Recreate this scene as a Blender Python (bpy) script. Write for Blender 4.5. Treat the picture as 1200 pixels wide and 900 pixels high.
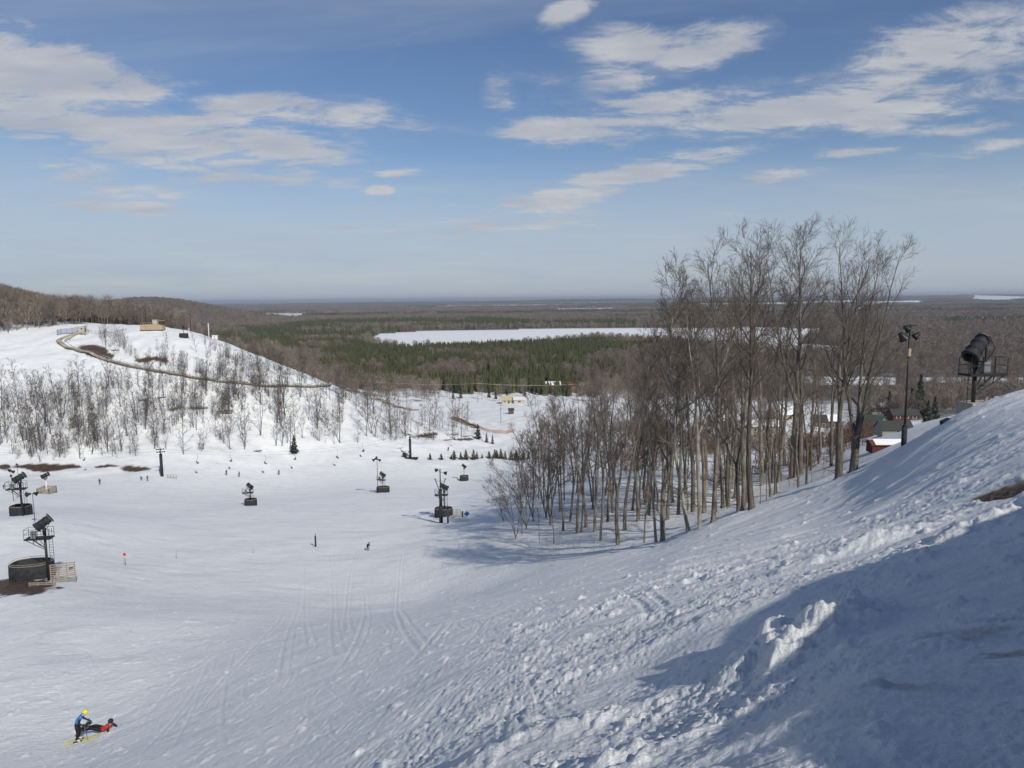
import bpy, bmesh, math, random
import numpy as np
from mathutils import Vector, Matrix
for o in list(bpy.data.objects): bpy.data.objects.remove(o)
S = bpy.context.scene
R = math.radians
# ---------------------------------------------------------------- camera
CZ = 75.0
FP = 840.0                                   # focal length in photo pixels (photo 1200 wide)
TH = math.atan(99/840); RHO = R(0.6)
F = np.array([0, math.cos(TH), -math.sin(TH)])
U0 = np.array([0, math.sin(TH), math.cos(TH)])
X0 = np.array([1.0, 0, 0])
RT = math.cos(RHO)*X0 - math.sin(RHO)*U0
UP = math.sin(RHO)*X0 + math.cos(RHO)*U0
CAM = np.array([0, 0, CZ])
cd = bpy.data.cameras.new('camera'); cam = bpy.data.objects.new('camera', cd)
S.collection.objects.link(cam); S.camera = cam
cam.matrix_world = Matrix([[RT[0], UP[0], -F[0], 0], [RT[1], UP[1], -F[1], 0], [RT[2], UP[2], -F[2], CZ], [0, 0, 0, 1]])
cd.sensor_width = 36; cd.lens = 36*FP/1200; cd.clip_start = 0.1; cd.clip_end = 80000
def ray(px, py):
    return F + (px-600)/FP*RT - (py-450)/FP*UP
def P(px, py, d):
    return CAM + d*ray(px, py)
def proj(p):
    v = np.asarray(p)-CAM; d = v@F
    return 600+FP*(v@RT)/d, 450-FP*(v@UP)/d, d
# ---------------------------------------------------------------- light
SAZ, SEL = R(30), R(37.5)                      # sun behind the camera, 30 degrees to its right
sdir = Vector((math.sin(SAZ)*math.cos(SEL), -math.cos(SAZ)*math.cos(SEL), math.sin(SEL)))
sl = bpy.data.lights.new('sun', 'SUN'); sl.energy = 4.5; sl.angle = R(0.53); sl.color = (1, .94, .84)
so = bpy.data.objects.new('sun', sl); S.collection.objects.link(so)
so.rotation_euler = sdir.to_track_quat('Z', 'Y').to_euler()
S.view_settings.view_transform = 'Standard'; S.view_settings.look = 'None'
S.view_settings.exposure = -0.26; S.view_settings.gamma = 1
W = bpy.data.worlds.new('World'); S.world = W; W.use_nodes = True
nt = W.node_tree; nt.nodes.clear()
class NT:
    def __init__(s, t): s.t = t
    def n(s, ty, **kw):
        x = s.t.nodes.new(ty)
        for k, v in kw.items(): setattr(x, k, v)
        return x
    def set(s, sock, v):
        if hasattr(v, 'is_output') or isinstance(v, bpy.types.NodeSocket): s.t.links.new(v, sock)
        else: sock.default_value = v
    def m(s, op, a, b=0.0, c=0.0, clamp=False):
        x = s.t.nodes.new('ShaderNodeMath'); x.operation = op; x.use_clamp = clamp
        s.set(x.inputs[0], a); s.set(x.inputs[1], b); s.set(x.inputs[2], c); return x.outputs[0]
    def mix(s, f, a, b):
        x = s.t.nodes.new('ShaderNodeMix'); x.data_type = 'RGBA'
        s.set(x.inputs[0], f); s.set(x.inputs[6], a if not isinstance(a, tuple) else (*a[:3], 1)); s.set(x.inputs[7], b if not isinstance(b, tuple) else (*b[:3], 1))
        return x.outputs[2]
    def noise(s, vec, scale, detail=4, rough=.5, dist=0.0, lac=2.0):
        x = s.t.nodes.new('ShaderNodeTexNoise'); s.set(x.inputs['Vector'], vec)
        s.set(x.inputs['Scale'], scale); s.set(x.inputs['Detail'], detail); s.set(x.inputs['Roughness'], rough); s.set(x.inputs['Distortion'], dist)
        return x.outputs['Fac']
    def ss(s, v, lo, hi):
        x = s.t.nodes.new('ShaderNodeMapRange'); x.interpolation_type = 'SMOOTHSTEP'
        s.set(x.inputs[0], v); s.set(x.inputs[1], lo); s.set(x.inputs[2], hi); return x.outputs[0]
    def comb(s, x_, y_, z_):
        x = s.t.nodes.new('ShaderNodeCombineXYZ'); s.set(x.inputs[0], x_); s.set(x.inputs[1], y_); s.set(x.inputs[2], z_); return x.outputs[0]
    def sep(s, v):
        x = s.t.nodes.new('ShaderNodeSeparateXYZ'); s.set(x.inputs[0], v); return x.outputs
T = NT(nt)
sky = T.n('ShaderNodeTexSky', sky_type='NISHITA', sun_disc=False)
sky.sun_elevation = SEL; sky.sun_rotation = math.pi-SAZ; sky.altitude = 300; sky.air_density = 1.0; sky.dust_density = 0.6; sky.ozone_density = 2.2
g = T.n('ShaderNodeTexCoord').outputs['Generated']
x, y, z = T.sep(g)
az = T.m('ARCTAN2', x, y); el = T.m('ARCSINE', z)
zz = T.m('ADD', T.m('MAXIMUM', z, 0.0), 0.10)
u = T.m('DIVIDE', x, zz); v = T.m('DIVIDE', y, zz)
pv = T.comb(T.m('MULTIPLY', u, .55), v, 0.0)
big = T.noise(pv, 3.1, 8, .62, .25)
fine = T.noise(T.comb(T.m('MULTIPLY', u, .75), v, 3.0), 5.5, 10, .70, .9)
# cloud banks of the day: centre and half size given as sky directions (through photo coordinates)
blobs = [(60,110,150,56,4,1.25),(200,160,200,38,6,1.2),(330,135,180,22,-4,.95),(150,235,75,17,-2,.9),(95,200,55,18,5,.85),(10,60,40,30,0,.6),
         (560,135,230,40,-9,.30),
         (700,218,120,17,-14,1.15),(830,185,95,13,-9,.9),(640,235,80,10,-6,1.0),(690,150,95,22,2,1.0),(770,125,80,24,-8,.85),(740,60,60,26,8,1.1),(820,60,120,26,-16,1.1),
         (665,12,40,14,-25,1.0),(930,130,150,28,-4,1.15),(870,110,120,26,-14,.75),(1090,60,140,42,-6,.95),(1010,95,120,30,10,.9),(1050,130,120,22,-4,1.15),(1130,150,80,12,-4,.6),(1150,175,80,11,-4,.85),(920,205,70,8,-3,.85),
         (580,113,26,18,5,.95),(447,224,15,8,-5,1.1),(473,203,32,6,-3,1.0),(1190,218,40,6,0,.9),(1000,180,60,7,0,.7),(600,262,220,22,-2,.55),(270,250,300,18,-2,.3)]
acc = None
for bx, by, hw, hh, rot, amp in blobs:
    d0 = ray(bx, by); az0 = math.atan2(d0[0], d0[1]); el0 = math.asin(d0[2]/np.linalg.norm(d0))
    d1 = ray(bx+1, by); k = abs(math.atan2(d1[0], d1[1])-az0)
    d2 = ray(bx, by-1); k2 = abs(math.asin(d2[2]/np.linalg.norm(d2))-el0)
    ca, sa = math.cos(R(-rot)), math.sin(R(-rot))
    da = T.m('DIVIDE', T.m('SUBTRACT', az, az0), k); de = T.m('DIVIDE', T.m('SUBTRACT', el, el0), k2)
    p = T.m('ADD', T.m('MULTIPLY', da, ca/hw), T.m('MULTIPLY', de, sa/hw))
    q = T.m('ADD', T.m('MULTIPLY', da, -sa/hh), T.m('MULTIPLY', de, ca/hh))
    rr = T.m('ADD', T.m('MULTIPLY', p, p), T.m('MULTIPLY', q, q))
    e = T.m('MULTIPLY', T.m('EXPONENT', T.m('MULTIPLY', rr, -.72)), amp)
    acc = e if acc is None else T.m('MAXIMUM', acc, e)
tex = T.m('ADD', T.m('MULTIPLY', T.m('SUBTRACT', big, .5), 4.4), T.m('MULTIPLY', T.m('SUBTRACT', fine, .5), 2.4))
cl = T.m('ADD', acc, T.m('MULTIPLY', tex, T.m('ADD', .30, T.m('MULTIPLY', acc, .6))))
dens = T.m('MULTIPLY', T.ss(cl, .30, 1.0), .86)
thin = T.noise(T.comb(T.m('MULTIPLY', u, .30), v, 9.0), 1.3, 6, .6, .5)
gauze = T.m('MULTIPLY', T.ss(T.m('ADD', acc, T.m('MULTIPLY', tex, .50)), .20, 1.05), .42)
dens = T.m('MAXIMUM', dens, gauze)
veil = T.m('MULTIPLY', T.ss(thin, .42, .8), .30)
# the low sky is a thin sheet of cloud seen edge on
low = T.m('MULTIPLY', T.ss(T.m('SUBTRACT', .21, el), 0.0, .16), T.m('ADD', .30, T.m('MULTIPLY', T.noise(T.comb(T.m('MULTIPLY', az, 1.0), T.m('MULTIPLY', el, 9.0), 0.0), 5.0, 7, .65), 1.0)))
dens = T.m('MAXIMUM', dens, veil)
hs = T.n('ShaderNodeHueSaturation'); hs.inputs['Saturation'].default_value = 1.12; hs.inputs['Value'].default_value = 1.10; hs.inputs['Hue'].default_value = .508; T.set(hs.inputs['Color'], sky.outputs[0])
SKYC = T.mix(low, hs.outputs[0], (5.3, 6.1, 7.5))
shade = T.ss(T.noise(pv, 3.4, 5, .6), .3, .75)
cloudc = T.mix(shade, (5.4, 5.7, 6.4), (7.6, 7.6, 7.7))
col = T.mix(dens, SKYC, cloudc)
bgn = T.n('ShaderNodeBackground'); T.set(bgn.inputs[0], col); bgn.inputs[1].default_value = 0.095
ow = T.n('ShaderNodeOutputWorld'); nt.links.new(bgn.outputs[0], ow.inputs[0])
# ---------------------------------------------------------------- helpers
COL = S.collection
RNG = np.random.default_rng(7); random.seed(7)
def _hash(ix, iy, s):
    h = (ix.astype(np.int64)*374761393 + iy.astype(np.int64)*668265263 + s*1442695041) & 0xffffffff
    h = ((h ^ (h >> 13))*1274126177) & 0xffffffff
    return ((h ^ (h >> 16)) & 0xffffff)/float(0xffffff)
def vnoise(x, y, s=0):
    ix, iy = np.floor(x), np.floor(y); fx, fy = x-ix, y-iy
    ix = ix.astype(np.int64); iy = iy.astype(np.int64)
    u = fx*fx*fx*(fx*(fx*6-15)+10); v = fy*fy*fy*(fy*(fy*6-15)+10)
    a, b, c, d = _hash(ix, iy, s), _hash(ix+1, iy, s), _hash(ix, iy+1, s), _hash(ix+1, iy+1, s)
    return (a+(b-a)*u+(c-a)*v+(a-b-c+d)*u*v)*2-1
def fbm(x, y, oct=4, s=0, g=.5):
    t = 0; a = 1; f = 1
    for i in range(oct): t = t+a*vnoise(x*f+17.3*i, y*f-9.1*i, s+i); a *= g; f *= 2.03
    return t
def sstep(v, a, b):
    t = np.clip((v-a)/(b-a), 0, 1); return t*t*(3-2*t)
def inpoly(x, y, poly):
    r = np.zeros(np.shape(x), bool); n = len(poly)
    for i in range(n):
        x1, y1 = poly[i]; x2, y2 = poly[(i+1) % n]
        if y1 == y2: continue
        c = ((y1 > y) != (y2 > y)) & (x < (x2-x1)*(y-y1)/(y2-y1)+x1)
        r ^= c
    return r
# ---------------------------------------------------------------- terrain: surveyed points, interpolated
cp = [(600,900,9),(750,900,7),(900,900,5.4),(1050,900,4.6),(1200,900,4.2),(450,900,14),(300,900,20),(150,900,27),(0,900,33),
      (92,870,36),(600,800,15),(450,800,23),(250,800,38),(0,800,45),(750,800,11),(880,830,7.4),(1000,800,6.4),(1200,780,6),
      (835,735,12),(985,735,9),(1200,680,8.5),(600,720,28),(700,700,26),(800,660,33),(450,720,48),(250,720,62),
      (1030,640,17),(900,640,30),(1200,610,13),(1200,575,18),(1100,560,29),(1200,500,29),(1000,590,37),
      (1200,464,38),(1125,488,41),(1060,526,45),(1000,553,50),(930,580,53),(860,601,56),(770,641,60),(700,652,66),(640,650,80),
      (1200,475,60),(1100,510,75),(1000,548,76),(940,572,76),(860,592,82),(1000,532,105),(900,575,100),(760,600,92),(700,600,100),(640,615,104),(780,560,125),(900,545,140),
      (560,640,98),(500,700,76),(400,690,84),(300,650,104),(150,690,76),(55,690,70),(0,700,69),(0,640,96),(25,608,110),(150,640,103),
      (518,612,132),(600,590,135),(430,620,128),(293,592,168),(150,600,150),(446,577,192),(543,563,222),(640,560,190),(600,540,255),(700,530,230),
      (117,568,200),(0,565,198),(190,558,214),(300,550,232),(100,545,228),(0,545,226),(-200,545,226),(350,532,250),(430,515,264),(480,525,262),(555,520,290),(620,520,300),
      (100,500,250),(0,500,250),(250,500,256),(100,450,280),(0,450,283),(250,450,282),(350,490,270),(100,400,325),(0,405,325),(-200,410,320),(250,410,315),
      (30,389,345),(110,386,348),(180,384,340),(240,395,330),(330,431,315),(400,461,305),(470,492,296),(520,505,300),
      (-120,380,350),(150,383,400),(60,376,440),(0,358,480),(60,372,560),(-150,340,480),(-300,330,520),(110,388,480),
      (300,440,420),(400,470,400),(200,420,500),(350,450,560),
      (590,482,410),(560,500,345),(500,490,400),(640,498,350),(720,490,380),(610,470,490),(500,470,480),(800,490,400),
      (1040,490,430),(900,505,320),(900,530,220),(1000,520,230),(1100,495,330),(1200,480,400),(1300,480,400),(1200,470,100),(1200,474,200),(1050,505,160),
      (800,455,620),(1000,455,620),(1200,450,620),(600,455,580),(450,450,620),(300,440,680),(100,405,800),(0,395,800)]
wp = [(0,0,-1.75),(.9,.6,-1.65),(2.2,.2,-1.55),(3.6,1.6,-1.7),(6.1,3.35,-1.5),(12.45,7.55,-1.1),(22,14,-.3),(35,24,0),(50,40,-5),
      (0,-5,-1.6),(0,-20,-.5),(-5,0,-4.2),(-12,4,-8.5),(-30,0,-14),(-40,-25,-10),(-60,15,-26),(10,-6,.2),(25,-5,3),(30,-35,4),(0,-70,3),(70,10,2),(90,60,-14),(-100,-60,-20),(100,-100,0),(-60,60,-33),
      (-150,60,-46),(-250,100,-50),(0,-400,-20),(300,-200,-30),(300,100,-60),(-300,-200,-30),
      (0,1500,-74),(900,1200,-74),(-900,1200,-70),(500,800,-73),(0,900,-72),(-400,900,-68),(1400,0,-74),(-1400,0,-60),(0,-1500,-60)]
pts = np.array([P(*c)-CAM for c in cp] + wp, float)
K = 2.2
def emb(x, y):
    r = np.hypot(x, y); a = np.arctan2(x, y)
    k = K*sstep(r, 0, 3.0)
    return np.stack([np.sin(a)*k, np.cos(a)*k, 1.25*np.log(r+5)], -1)
E = emb(pts[:, 0], pts[:, 1]); N = len(E)
def phi(d2): return .5*d2*np.log(d2+1e-12)
A = phi(((E[:, None]-E[None])**2).sum(-1)) + 2e-4*np.eye(N)
Q = np.hstack([np.ones((N, 1)), E]); M = np.block([[A, Q], [Q.T, np.zeros((4, 4))]])
sol = np.linalg.solve(M, np.concatenate([pts[:, 2], np.zeros(4)]))
def base(x, y):
    x = np.atleast_1d(np.asarray(x, float)); y = np.atleast_1d(np.asarray(y, float)); shp = x.shape
    e = emb(x.ravel(), y.ravel()); out = np.empty(len(e))
    for i in range(0, len(e), 60000):
        ee = e[i:i+60000]
        d2 = (ee**2).sum(1)[:, None]+(E**2).sum(1)[None]-2*ee@E.T
        out[i:i+60000] = phi(np.maximum(d2, 0))@sol[:N]+sol[N]+ee@sol[N+1:]
    return out.reshape(shp)
def gauss(x, y, cx, cy, sx, sy, rot=0):
    c, s_ = math.cos(rot), math.sin(rot); a = ((x-cx)*c+(y-cy)*s_)/sx; b = (-(x-cx)*s_+(y-cy)*c)/sy
    return np.exp(-(a*a+b*b))
SHB = []                                     # crest of an unseen snow berm beside the camera, shaped to shade the near slope
def shade_berm(x, y, z):
    out = z
    for (ax, ay, az_), (bx, by, bz) in zip(SHB, SHB[1:]):
        dx, dy = bx-ax, by-ay; t = np.clip(((x-ax)*dx+(y-ay)*dy)/(dx*dx+dy*dy), 0, 1)
        d = np.hypot(x-ax-t*dx, y-ay-t*dy); k = CZ+az_+(bz-az_)*t-1.35*np.maximum(0, np.sqrt(d*d+.04)-.2)
        out = np.maximum(out, k)
    return out
def Hs(x, y):
    """height of the land, without the small snow relief"""
    x = np.atleast_1d(np.asarray(x, float)); y = np.atleast_1d(np.asarray(y, float)); r = np.hypot(x, y)
    w = sstep(r, 750, 1400)
    z = np.zeros(x.shape); mk = w < 1
    if mk.any(): z[mk] = (CZ+base(x[mk], y[mk]))*(1-w[mk])
    if SHB:
        nb = (r < 60) & (x > 0) & (y > -12)
        if nb.any(): z[nb] = shade_berm(x[nb], y[nb], z[nb])
    z = z + w*0.5 + sstep(r, 1500, 4000)*fbm(x/1300, y/1300, 3, 5)*4
    a = np.arctan2(x, y)
    # far hills
    z = z + 54*gauss(x, y, *P(196,352,2700)[:2], 230, 500, .3) + 48*gauss(x, y, *P(130,352,2700)[:2], 260, 500, .2) + 14*gauss(x, y, *P(268,352,3000)[:2], 150, 500, .3)
    z = z + sstep(r, 12000, 17000)*(38+30*sstep(a, -.2, .35)+fbm(a*14, r/9000, 4, 31)*16)
    z = z + sstep(r, 7000, 8200)*(1-sstep(r, 8600, 10500))*sstep(a, .02, .3)*(26+fbm(a*22, r/3000, 3, 51)*14)
    return z
def march(px, py, dmin=3.0, dmax=4000.0):
    """where the line of sight through a photo pixel first meets the land"""
    v = ray(px, py); ds = np.exp(np.linspace(math.log(dmin), math.log(dmax), 900))
    p = CAM[None]+ds[:, None]*v[None]; h = Hs(p[:, 0], p[:, 1]); below = p[:, 2] < h
    if not below.any(): return None
    i = int(np.argmax(below)); lo = ds[max(i-1, 0)]; hi = ds[i]
    dd = np.linspace(lo, hi, 30); p = CAM[None]+dd[:, None]*v[None]; j = int(np.argmax(p[:, 2] <= Hs(p[:, 0], p[:, 1])))
    return p[j], dd[j]
_s = []
for *q, dz_ in [(985,905,.06),(960,890,.08),(905,858,.08),(878,830,.0),(852,775,-.10),(842,735,-.14),(885,712,-.08),(930,695,0),(1000,668,0),(1070,650,0),(1130,628,0),(1200,600,0)]:
    h_ = march(*q)[0]; t_ = math.tan(R(56.5)); L_ = (t_*h_[1]-h_[0])/(.5+t_*.8660); _s.append((h_[0]+.5*L_, h_[1]-.8660*L_, h_[2]-CZ+L_*math.tan(SEL)-.05+dz_))
_s.append((_s[-1][0]+5, _s[-1][1]+3, _s[-1][2]-1.0)); _s.append((_s[-1][0]+12, _s[-1][1]+9, _s[-1][2]-2.0))
SHB[:] = _s
def rough_mask(x, y, r):
    return sstep(x-(-3.8+(y-13.8)*.22), -5, 6)*(1-sstep(r, 62, 90))*sstep(y, -6, 2)
NOTCH = P(925, 775, 9.2)
def detail(x, y, lod=0):
    r = np.hypot(x, y)
    rm = rough_mask(x, y, r)
    shadeside = sstep(np.arctan2(x, y), .32, .50)*(1-sstep(r, 14, 22))
    u = x*.96-y*.28; v = x*.28+y*.96          # u runs down the fall line on the near slope
    z = fbm(x/14, y/14, 3, 3)*.22*sstep(r, 20, 60)*(1-sstep(r, 180, 240)) + fbm(x/9, y/9, 3, 4)*.5*sstep(r, 225, 260)*(1-sstep(r, 500, 900))
    z = z + rm*(fbm(u/5.5, v/1.9, 3, 11)*.10 + fbm(u/1.6, v/.55, 3, 12)*.030)*(1-.55*shadeside)
    z = z + rm*sstep(r, 0, 4)*.07*np.maximum(0, fbm(u/9, v/1.3, 3, 77))
    # pushed up snow that catches the sun, and the ledge in the middle of the near slope
    z = z + .37*sstep(gauss(x, y, NOTCH[0]+.12, NOTCH[1]+.12, .85, .72, .5)+.22*fbm(x*1.9, y*1.9, 4, 14), .08, .75)*(1+.35*fbm(x*3.2, y*3.2, 4, 15))
    q = P(700, 885, 7.2); z = z + .17*gauss(x, y, q[0], q[1], 1.5, .45, .1)*(1+.6*fbm(x*3.2, y*3.2, 4, 16, .5))
    q = P(560, 885, 10.0); z = z + .12*gauss(x, y, q[0]-1, q[1], 3.2, .5, .0)*(1+.6*fbm(x*3.0, y*3.0, 4, 17, .5))
    q = P(1130, 615, 14.0); z = z + .26*gauss(x, y, q[0]+.6, q[1], 2.6, .7, .35)*(1+.6*fbm(x*2.6, y*2.6, 4, 18, .5))
    q = P(1010, 645, 17.0); z = z + .22*gauss(x, y, q[0], q[1], 2.4, .6, .2)*(1+.6*fbm(x*2.6, y*2.6, 4, 19, .5))
    q = P(760, 720, 21.0); z = z + .16*gauss(x, y, q[0], q[1], 4.5, .8, .1)*(1+.8*fbm(x*2.6, y*2.6, 4, 20, .65))
    if lod == 0:
        nr = (1-sstep(r, 22, 42))
        lump = np.maximum(0, fbm(x*3.6, y*3.6, 4, 21)-.1)*.042+np.maximum(0, fbm(x*9.5, y*9.5, 3, 22))*.036+np.maximum(0, fbm(x*19, y*19, 2, 27)-.1)*.016
        patch = sstep(fbm(u/3.1, v/1.1, 3, 23), -.35, .45)
        z = z + rm*nr*lump*(.25+patch)*(1-.6*shadeside)
        z = z + rm*(1-sstep(r, 10, 26))*fbm(x*16, y*16, 2, 24)*.008
        gm = 1-rm
        z = z + gm*(fbm(x/2.2+y/6, y/1.1-x/5, 3, 25)*.014)*(1-sstep(r, 95, 150)) + gm*fbm(u*4, v*2.5, 3, 26)*.012*(1-sstep(r, 60, 100))
    return z
def H(x, y): return float((Hs(x, y)+detail(np.atleast_1d(float(x)), np.atleast_1d(float(y)), 1))[0])
def at(px, py, d=None):
    """ground point below/at a photo pixel; with d given, at that distance along the view"""
    if d is None:
        h = march(px, py)
        p = h[0] if h else P(px, py, 300)
    else: p = P(px, py, d)
    return Vector((p[0], p[1], H(p[0], p[1])))
# ---------------------------------------------------------------- the ground sheet
rad = [0.30]
while rad[-1] < 40000:
    r_ = rad[-1]
    k = 1.03 if r_ < 3 else 1.0052 if r_ < 30 else 1.0042 if r_ < 110 else 1.006 if r_ < 400 else 1.012 if r_ < 1500 else 1.03
    rad.append(r_*k)
rad = np.array(rad); NR = len(rad)
azf = np.linspace(R(-42), R(42), 1000); azb = np.linspace(R(42), R(318), 140)[1:-1]
azs = np.concatenate([azf, azb]); NA = len(azs)
RR, AA = np.meshgrid(rad, azs, indexing='ij')
GX, GY = RR*np.sin(AA), RR*np.cos(AA)
GZ = Hs(GX, GY)+detail(GX, GY)
# tracks cut by skis and boards: shallow grooves in the snow
TRK = np.zeros_like(GZ)
lr = np.log(rad)
def groove(pl, w=.16, depth=.05):
    pl = np.asarray(pl, float); seg = np.hypot(*np.diff(pl, axis=0).T); n = max(2, int(seg.sum()/.06)); tt = np.concatenate([[0], np.cumsum(seg)])
    w = w*.85+.0005*np.hypot(*pl.mean(0)); s_ = np.linspace(0, tt[-1], n); X = np.interp(s_, tt, pl[:, 0]); Y = np.interp(s_, tt, pl[:, 1])
    fade = np.minimum(1, np.minimum(s_, tt[-1]-s_)/2.0+.15)
    r = np.hypot(X, Y); a = np.arctan2(X, Y); ok = (np.abs(a) < R(41.5)) & (r > 1); X, Y, r, a, fade = X[ok], Y[ok], r[ok], a[ok], fade[ok]
    if not len(X): return
    ia = np.round((a-azf[0])/(azf[1]-azf[0])).astype(int); ir = np.searchsorted(rad, r)
    for da in range(-9, 10):
        for dr in range(-4, 5):
            i = np.clip(ir+dr, 0, NR-1); j = np.clip(ia+da, 0, 999)
            d = np.hypot(GX[i, j]-X, GY[i, j]-Y)/w
            val = np.where(d < 1, -depth*(1-d*d), 0)+np.where((d >= 1) & (d < 2), depth*.45*np.sin((d-1)*math.pi), 0)
            val = val*fade
            m = np.abs(val) > 1e-4
            ii, jj, vv = i[m], j[m], val[m]
            neg = vv < 0
            np.minimum.at(TRK, (ii[neg], jj[neg]), vv[neg])
            pos = ~neg; keep = TRK[ii[pos], jj[pos]] >= 0
            np.maximum.at(TRK, (ii[pos][keep], jj[pos][keep]), vv[pos][keep])
def bez(p0, p1, p2, p3, n=40):
    t = np.linspace(0, 1, n)[:, None]
    return (1-t)**3*np.array(p0)+3*(1-t)**2*t*np.array(p1)+3*(1-t)*t*t*np.array(p2)+t**3*np.array(p3)
def gp(*pp):
    out = []
    for q in pp:
        h = march(*q); out.append((h[0][0], h[0][1]))
    return out
for q in [((470,650),(460,700),(455,740),(500,770)),((425,690),(430,730),(425,760),(380,800)),((275,760),(262,800),(255,840),(262,880)),((245,770),(225,830),(190,850),(165,885)),
          ((475,820),(460,850),(490,800),(540,780)),((180,740),(170,760),(180,775),(215,780)),((700,712),(735,700),(765,712),(760,725)),((540,760),(560,765),(600,768),(640,772)),
          ((350,700),(340,730),(330,760),(325,800)),((330,720),(310,760),(250,800),(215,850)),((355,660),(358,690),(350,720),(360,760)),((385,650),(392,690),(380,740),(392,770)),
          ((330,880),(345,860),(360,830),(375,860)),((60,800),(90,780),(140,770),(210,740)),((0,760),(80,740),(180,700),(300,660)),((0,830),(100,800),(210,760),(330,690)),
          ((200,880),(215,850),(230,830),(235,800)),((160,860),(175,830),(200,800),(260,760)),((420,640),(410,660),(400,690),(402,740)),((520,730),(500,760),(470,790),(440,810))]:
    pl = bez(*gp(*q)); groove(pl, .13, .045)
    if random.random() < .6: groove(pl+np.array([.45, .12]), .11, .035)
for k in range(520):
    if k % 5 < 3: px, py = random.uniform(-20, 520), random.uniform(650, 890); L = random.uniform(3, 14)
    else: px, py = random.uniform(100, 640), random.uniform(585, 790); L = random.uniform(6, 26)
    h = march(px, py)
    if not h: continue
    p = h[0][:2]; an = random.gauss(1.05, .4) if random.random() < .6 else random.uniform(0, 3.1)
    c = random.uniform(-.5, .5)
    pl = [(p[0]+math.cos(an+c*(t-.5)*2)*L*(t-.5), p[1]+math.sin(an+c*(t-.5)*2)*L*(t-.5)) for t in np.linspace(0, 1, 24)]
    groove(pl, random.uniform(.05, .10), random.uniform(.010, .034))
    if random.random() < .5: groove(np.array(pl)+np.array([.3, .05]), .08, .02)
GZ = GZ+TRK
# bare earth, and where the land is covered by wood
def ell(px, py, hw, hh, dy=0):
    c = march(px, py); a = march(px+hw, py+dy); b = march(px, py+hh)
    if not (c and a and b): return None
    return c[0][:2], a[0][:2]-c[0][:2], b[0][:2]-c[0][:2]
dirt = np.zeros_like(GZ)
dn = fbm(GX/2.2, GY/2.2, 4, 61)+.5*fbm(GX*1.1, GY*1.1, 2, 62)
dnf = fbm(GX/9, GY/9, 4, 63)
for e_ in [(1188,577,52,9,-17),(24,686,44,9),(45,547,30,3),(85,546,12,2.5),(122,547,14,2),(160,549,17,3.5),(5,548,8,4),(112,411,18,7),(125,416,10,5),(175,421,16,3),(190,424,12,2.5),(168,470,8,2),(225,478,22,1.6),(262,482,14,1.4),(500,509,20,3),(545,516,14,1.5)]:
    m_ = ell(*e_)
    if m_ is None: continue
    c, a, b = m_; det = a[0]*b[1]-a[1]*b[0]; dx, dy = GX-c[0], GY-c[1]
    s_ = (dx*b[1]-dy*b[0])/det; t_ = (-dx*a[1]+dy*a[0])/det
    far_ = np.hypot(*c) > 150
    dirt = np.maximum(dirt, sstep(1.0-np.sqrt(s_*s_+t_*t_)+.35*(dnf if far_ else dn), -.05, .22)*(s_*s_+t_*t_ < 4))
GZ = GZ-.06*dirt*(RR < 40)
# soiled snow in the shade on the right, drawn by grooming
soil = np.zeros_like(GZ)
for px, py, sx, sy, am in [(1128,760,.35,.9,.8),(1060,800,.8,.35,.45),(1150,740,.7,.25,.5),(1040,840,.5,.3,.3)]:
    h = march(px, py)
    if h: soil = np.maximum(soil, am*gauss(GX, GY, h[0][0], h[0][1], sx, sy, .5)*sstep(fbm(GX*3.2+GY*3, GY*1.1-GX, 3, 66)+.5*fbm(GX*12, GY*12, 2, 67), -.2, .8))
# the snow covered lake and the open fields of the plain
def wpoly(pp): return [tuple(P(a_, b_, (CZ-1)/(-ray(a_, b_)[2]))[:2]) for a_, b_ in pp]
LAKE = wpoly([(428,400),(445,391),(500,387.5),(620,385.5),(760,384.5),(870,383.5),(960,384),(965,394),(930,402),(1005,408),(1005,415),(930,415),(880,413),(830,406),(760,401),(700,397),(640,403),(560,407),(470,408)])
FIELDS = [wpoly(q) for q in [[(1110,371),(1196,371.5),(1196,374),(1110,373.5)],[(930,352.5),(1080,353),(1080,356),(930,355)],[(1140,350),(1215,350),(1215,354),(1140,353.5)],
          [(655,362),(720,361.5),(720,363),(655,363.5)],[(330,421),(362,421),(362,428),(330,428)],[(940,436),(1050,438),(1050,445),(930,444)],[(1080,438),(1200,440),(1200,444),(1080,443)],[(380,372),(430,371),(430,372.5),(380,373)]]]
wood = np.maximum(sstep(RR, 540, 620), .8*sstep(RR, 400, 460)*sstep(AA, .40, .48)*(AA < 1.2))
opn = inpoly(GX, GY, LAKE)
for f_ in FIELDS: opn |= inpoly(GX, GY, f_)
farw = sstep(fbm(GX/2600, GY/900, 4, 71), .42, .55)*(RR > 3500)
wood = wood*(1-opn)*(1-.8*farw)
gv = np.stack([GX, GY, GZ], -1).reshape(-1, 3)
idx = np.arange(NR*NA).reshape(NR, NA); jn = np.roll(idx, -1, axis=1)
quads = np.stack([idx[:-1], idx[1:], jn[1:], jn[:-1]], -1).reshape(-1, 4)[:, ::-1]
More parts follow.
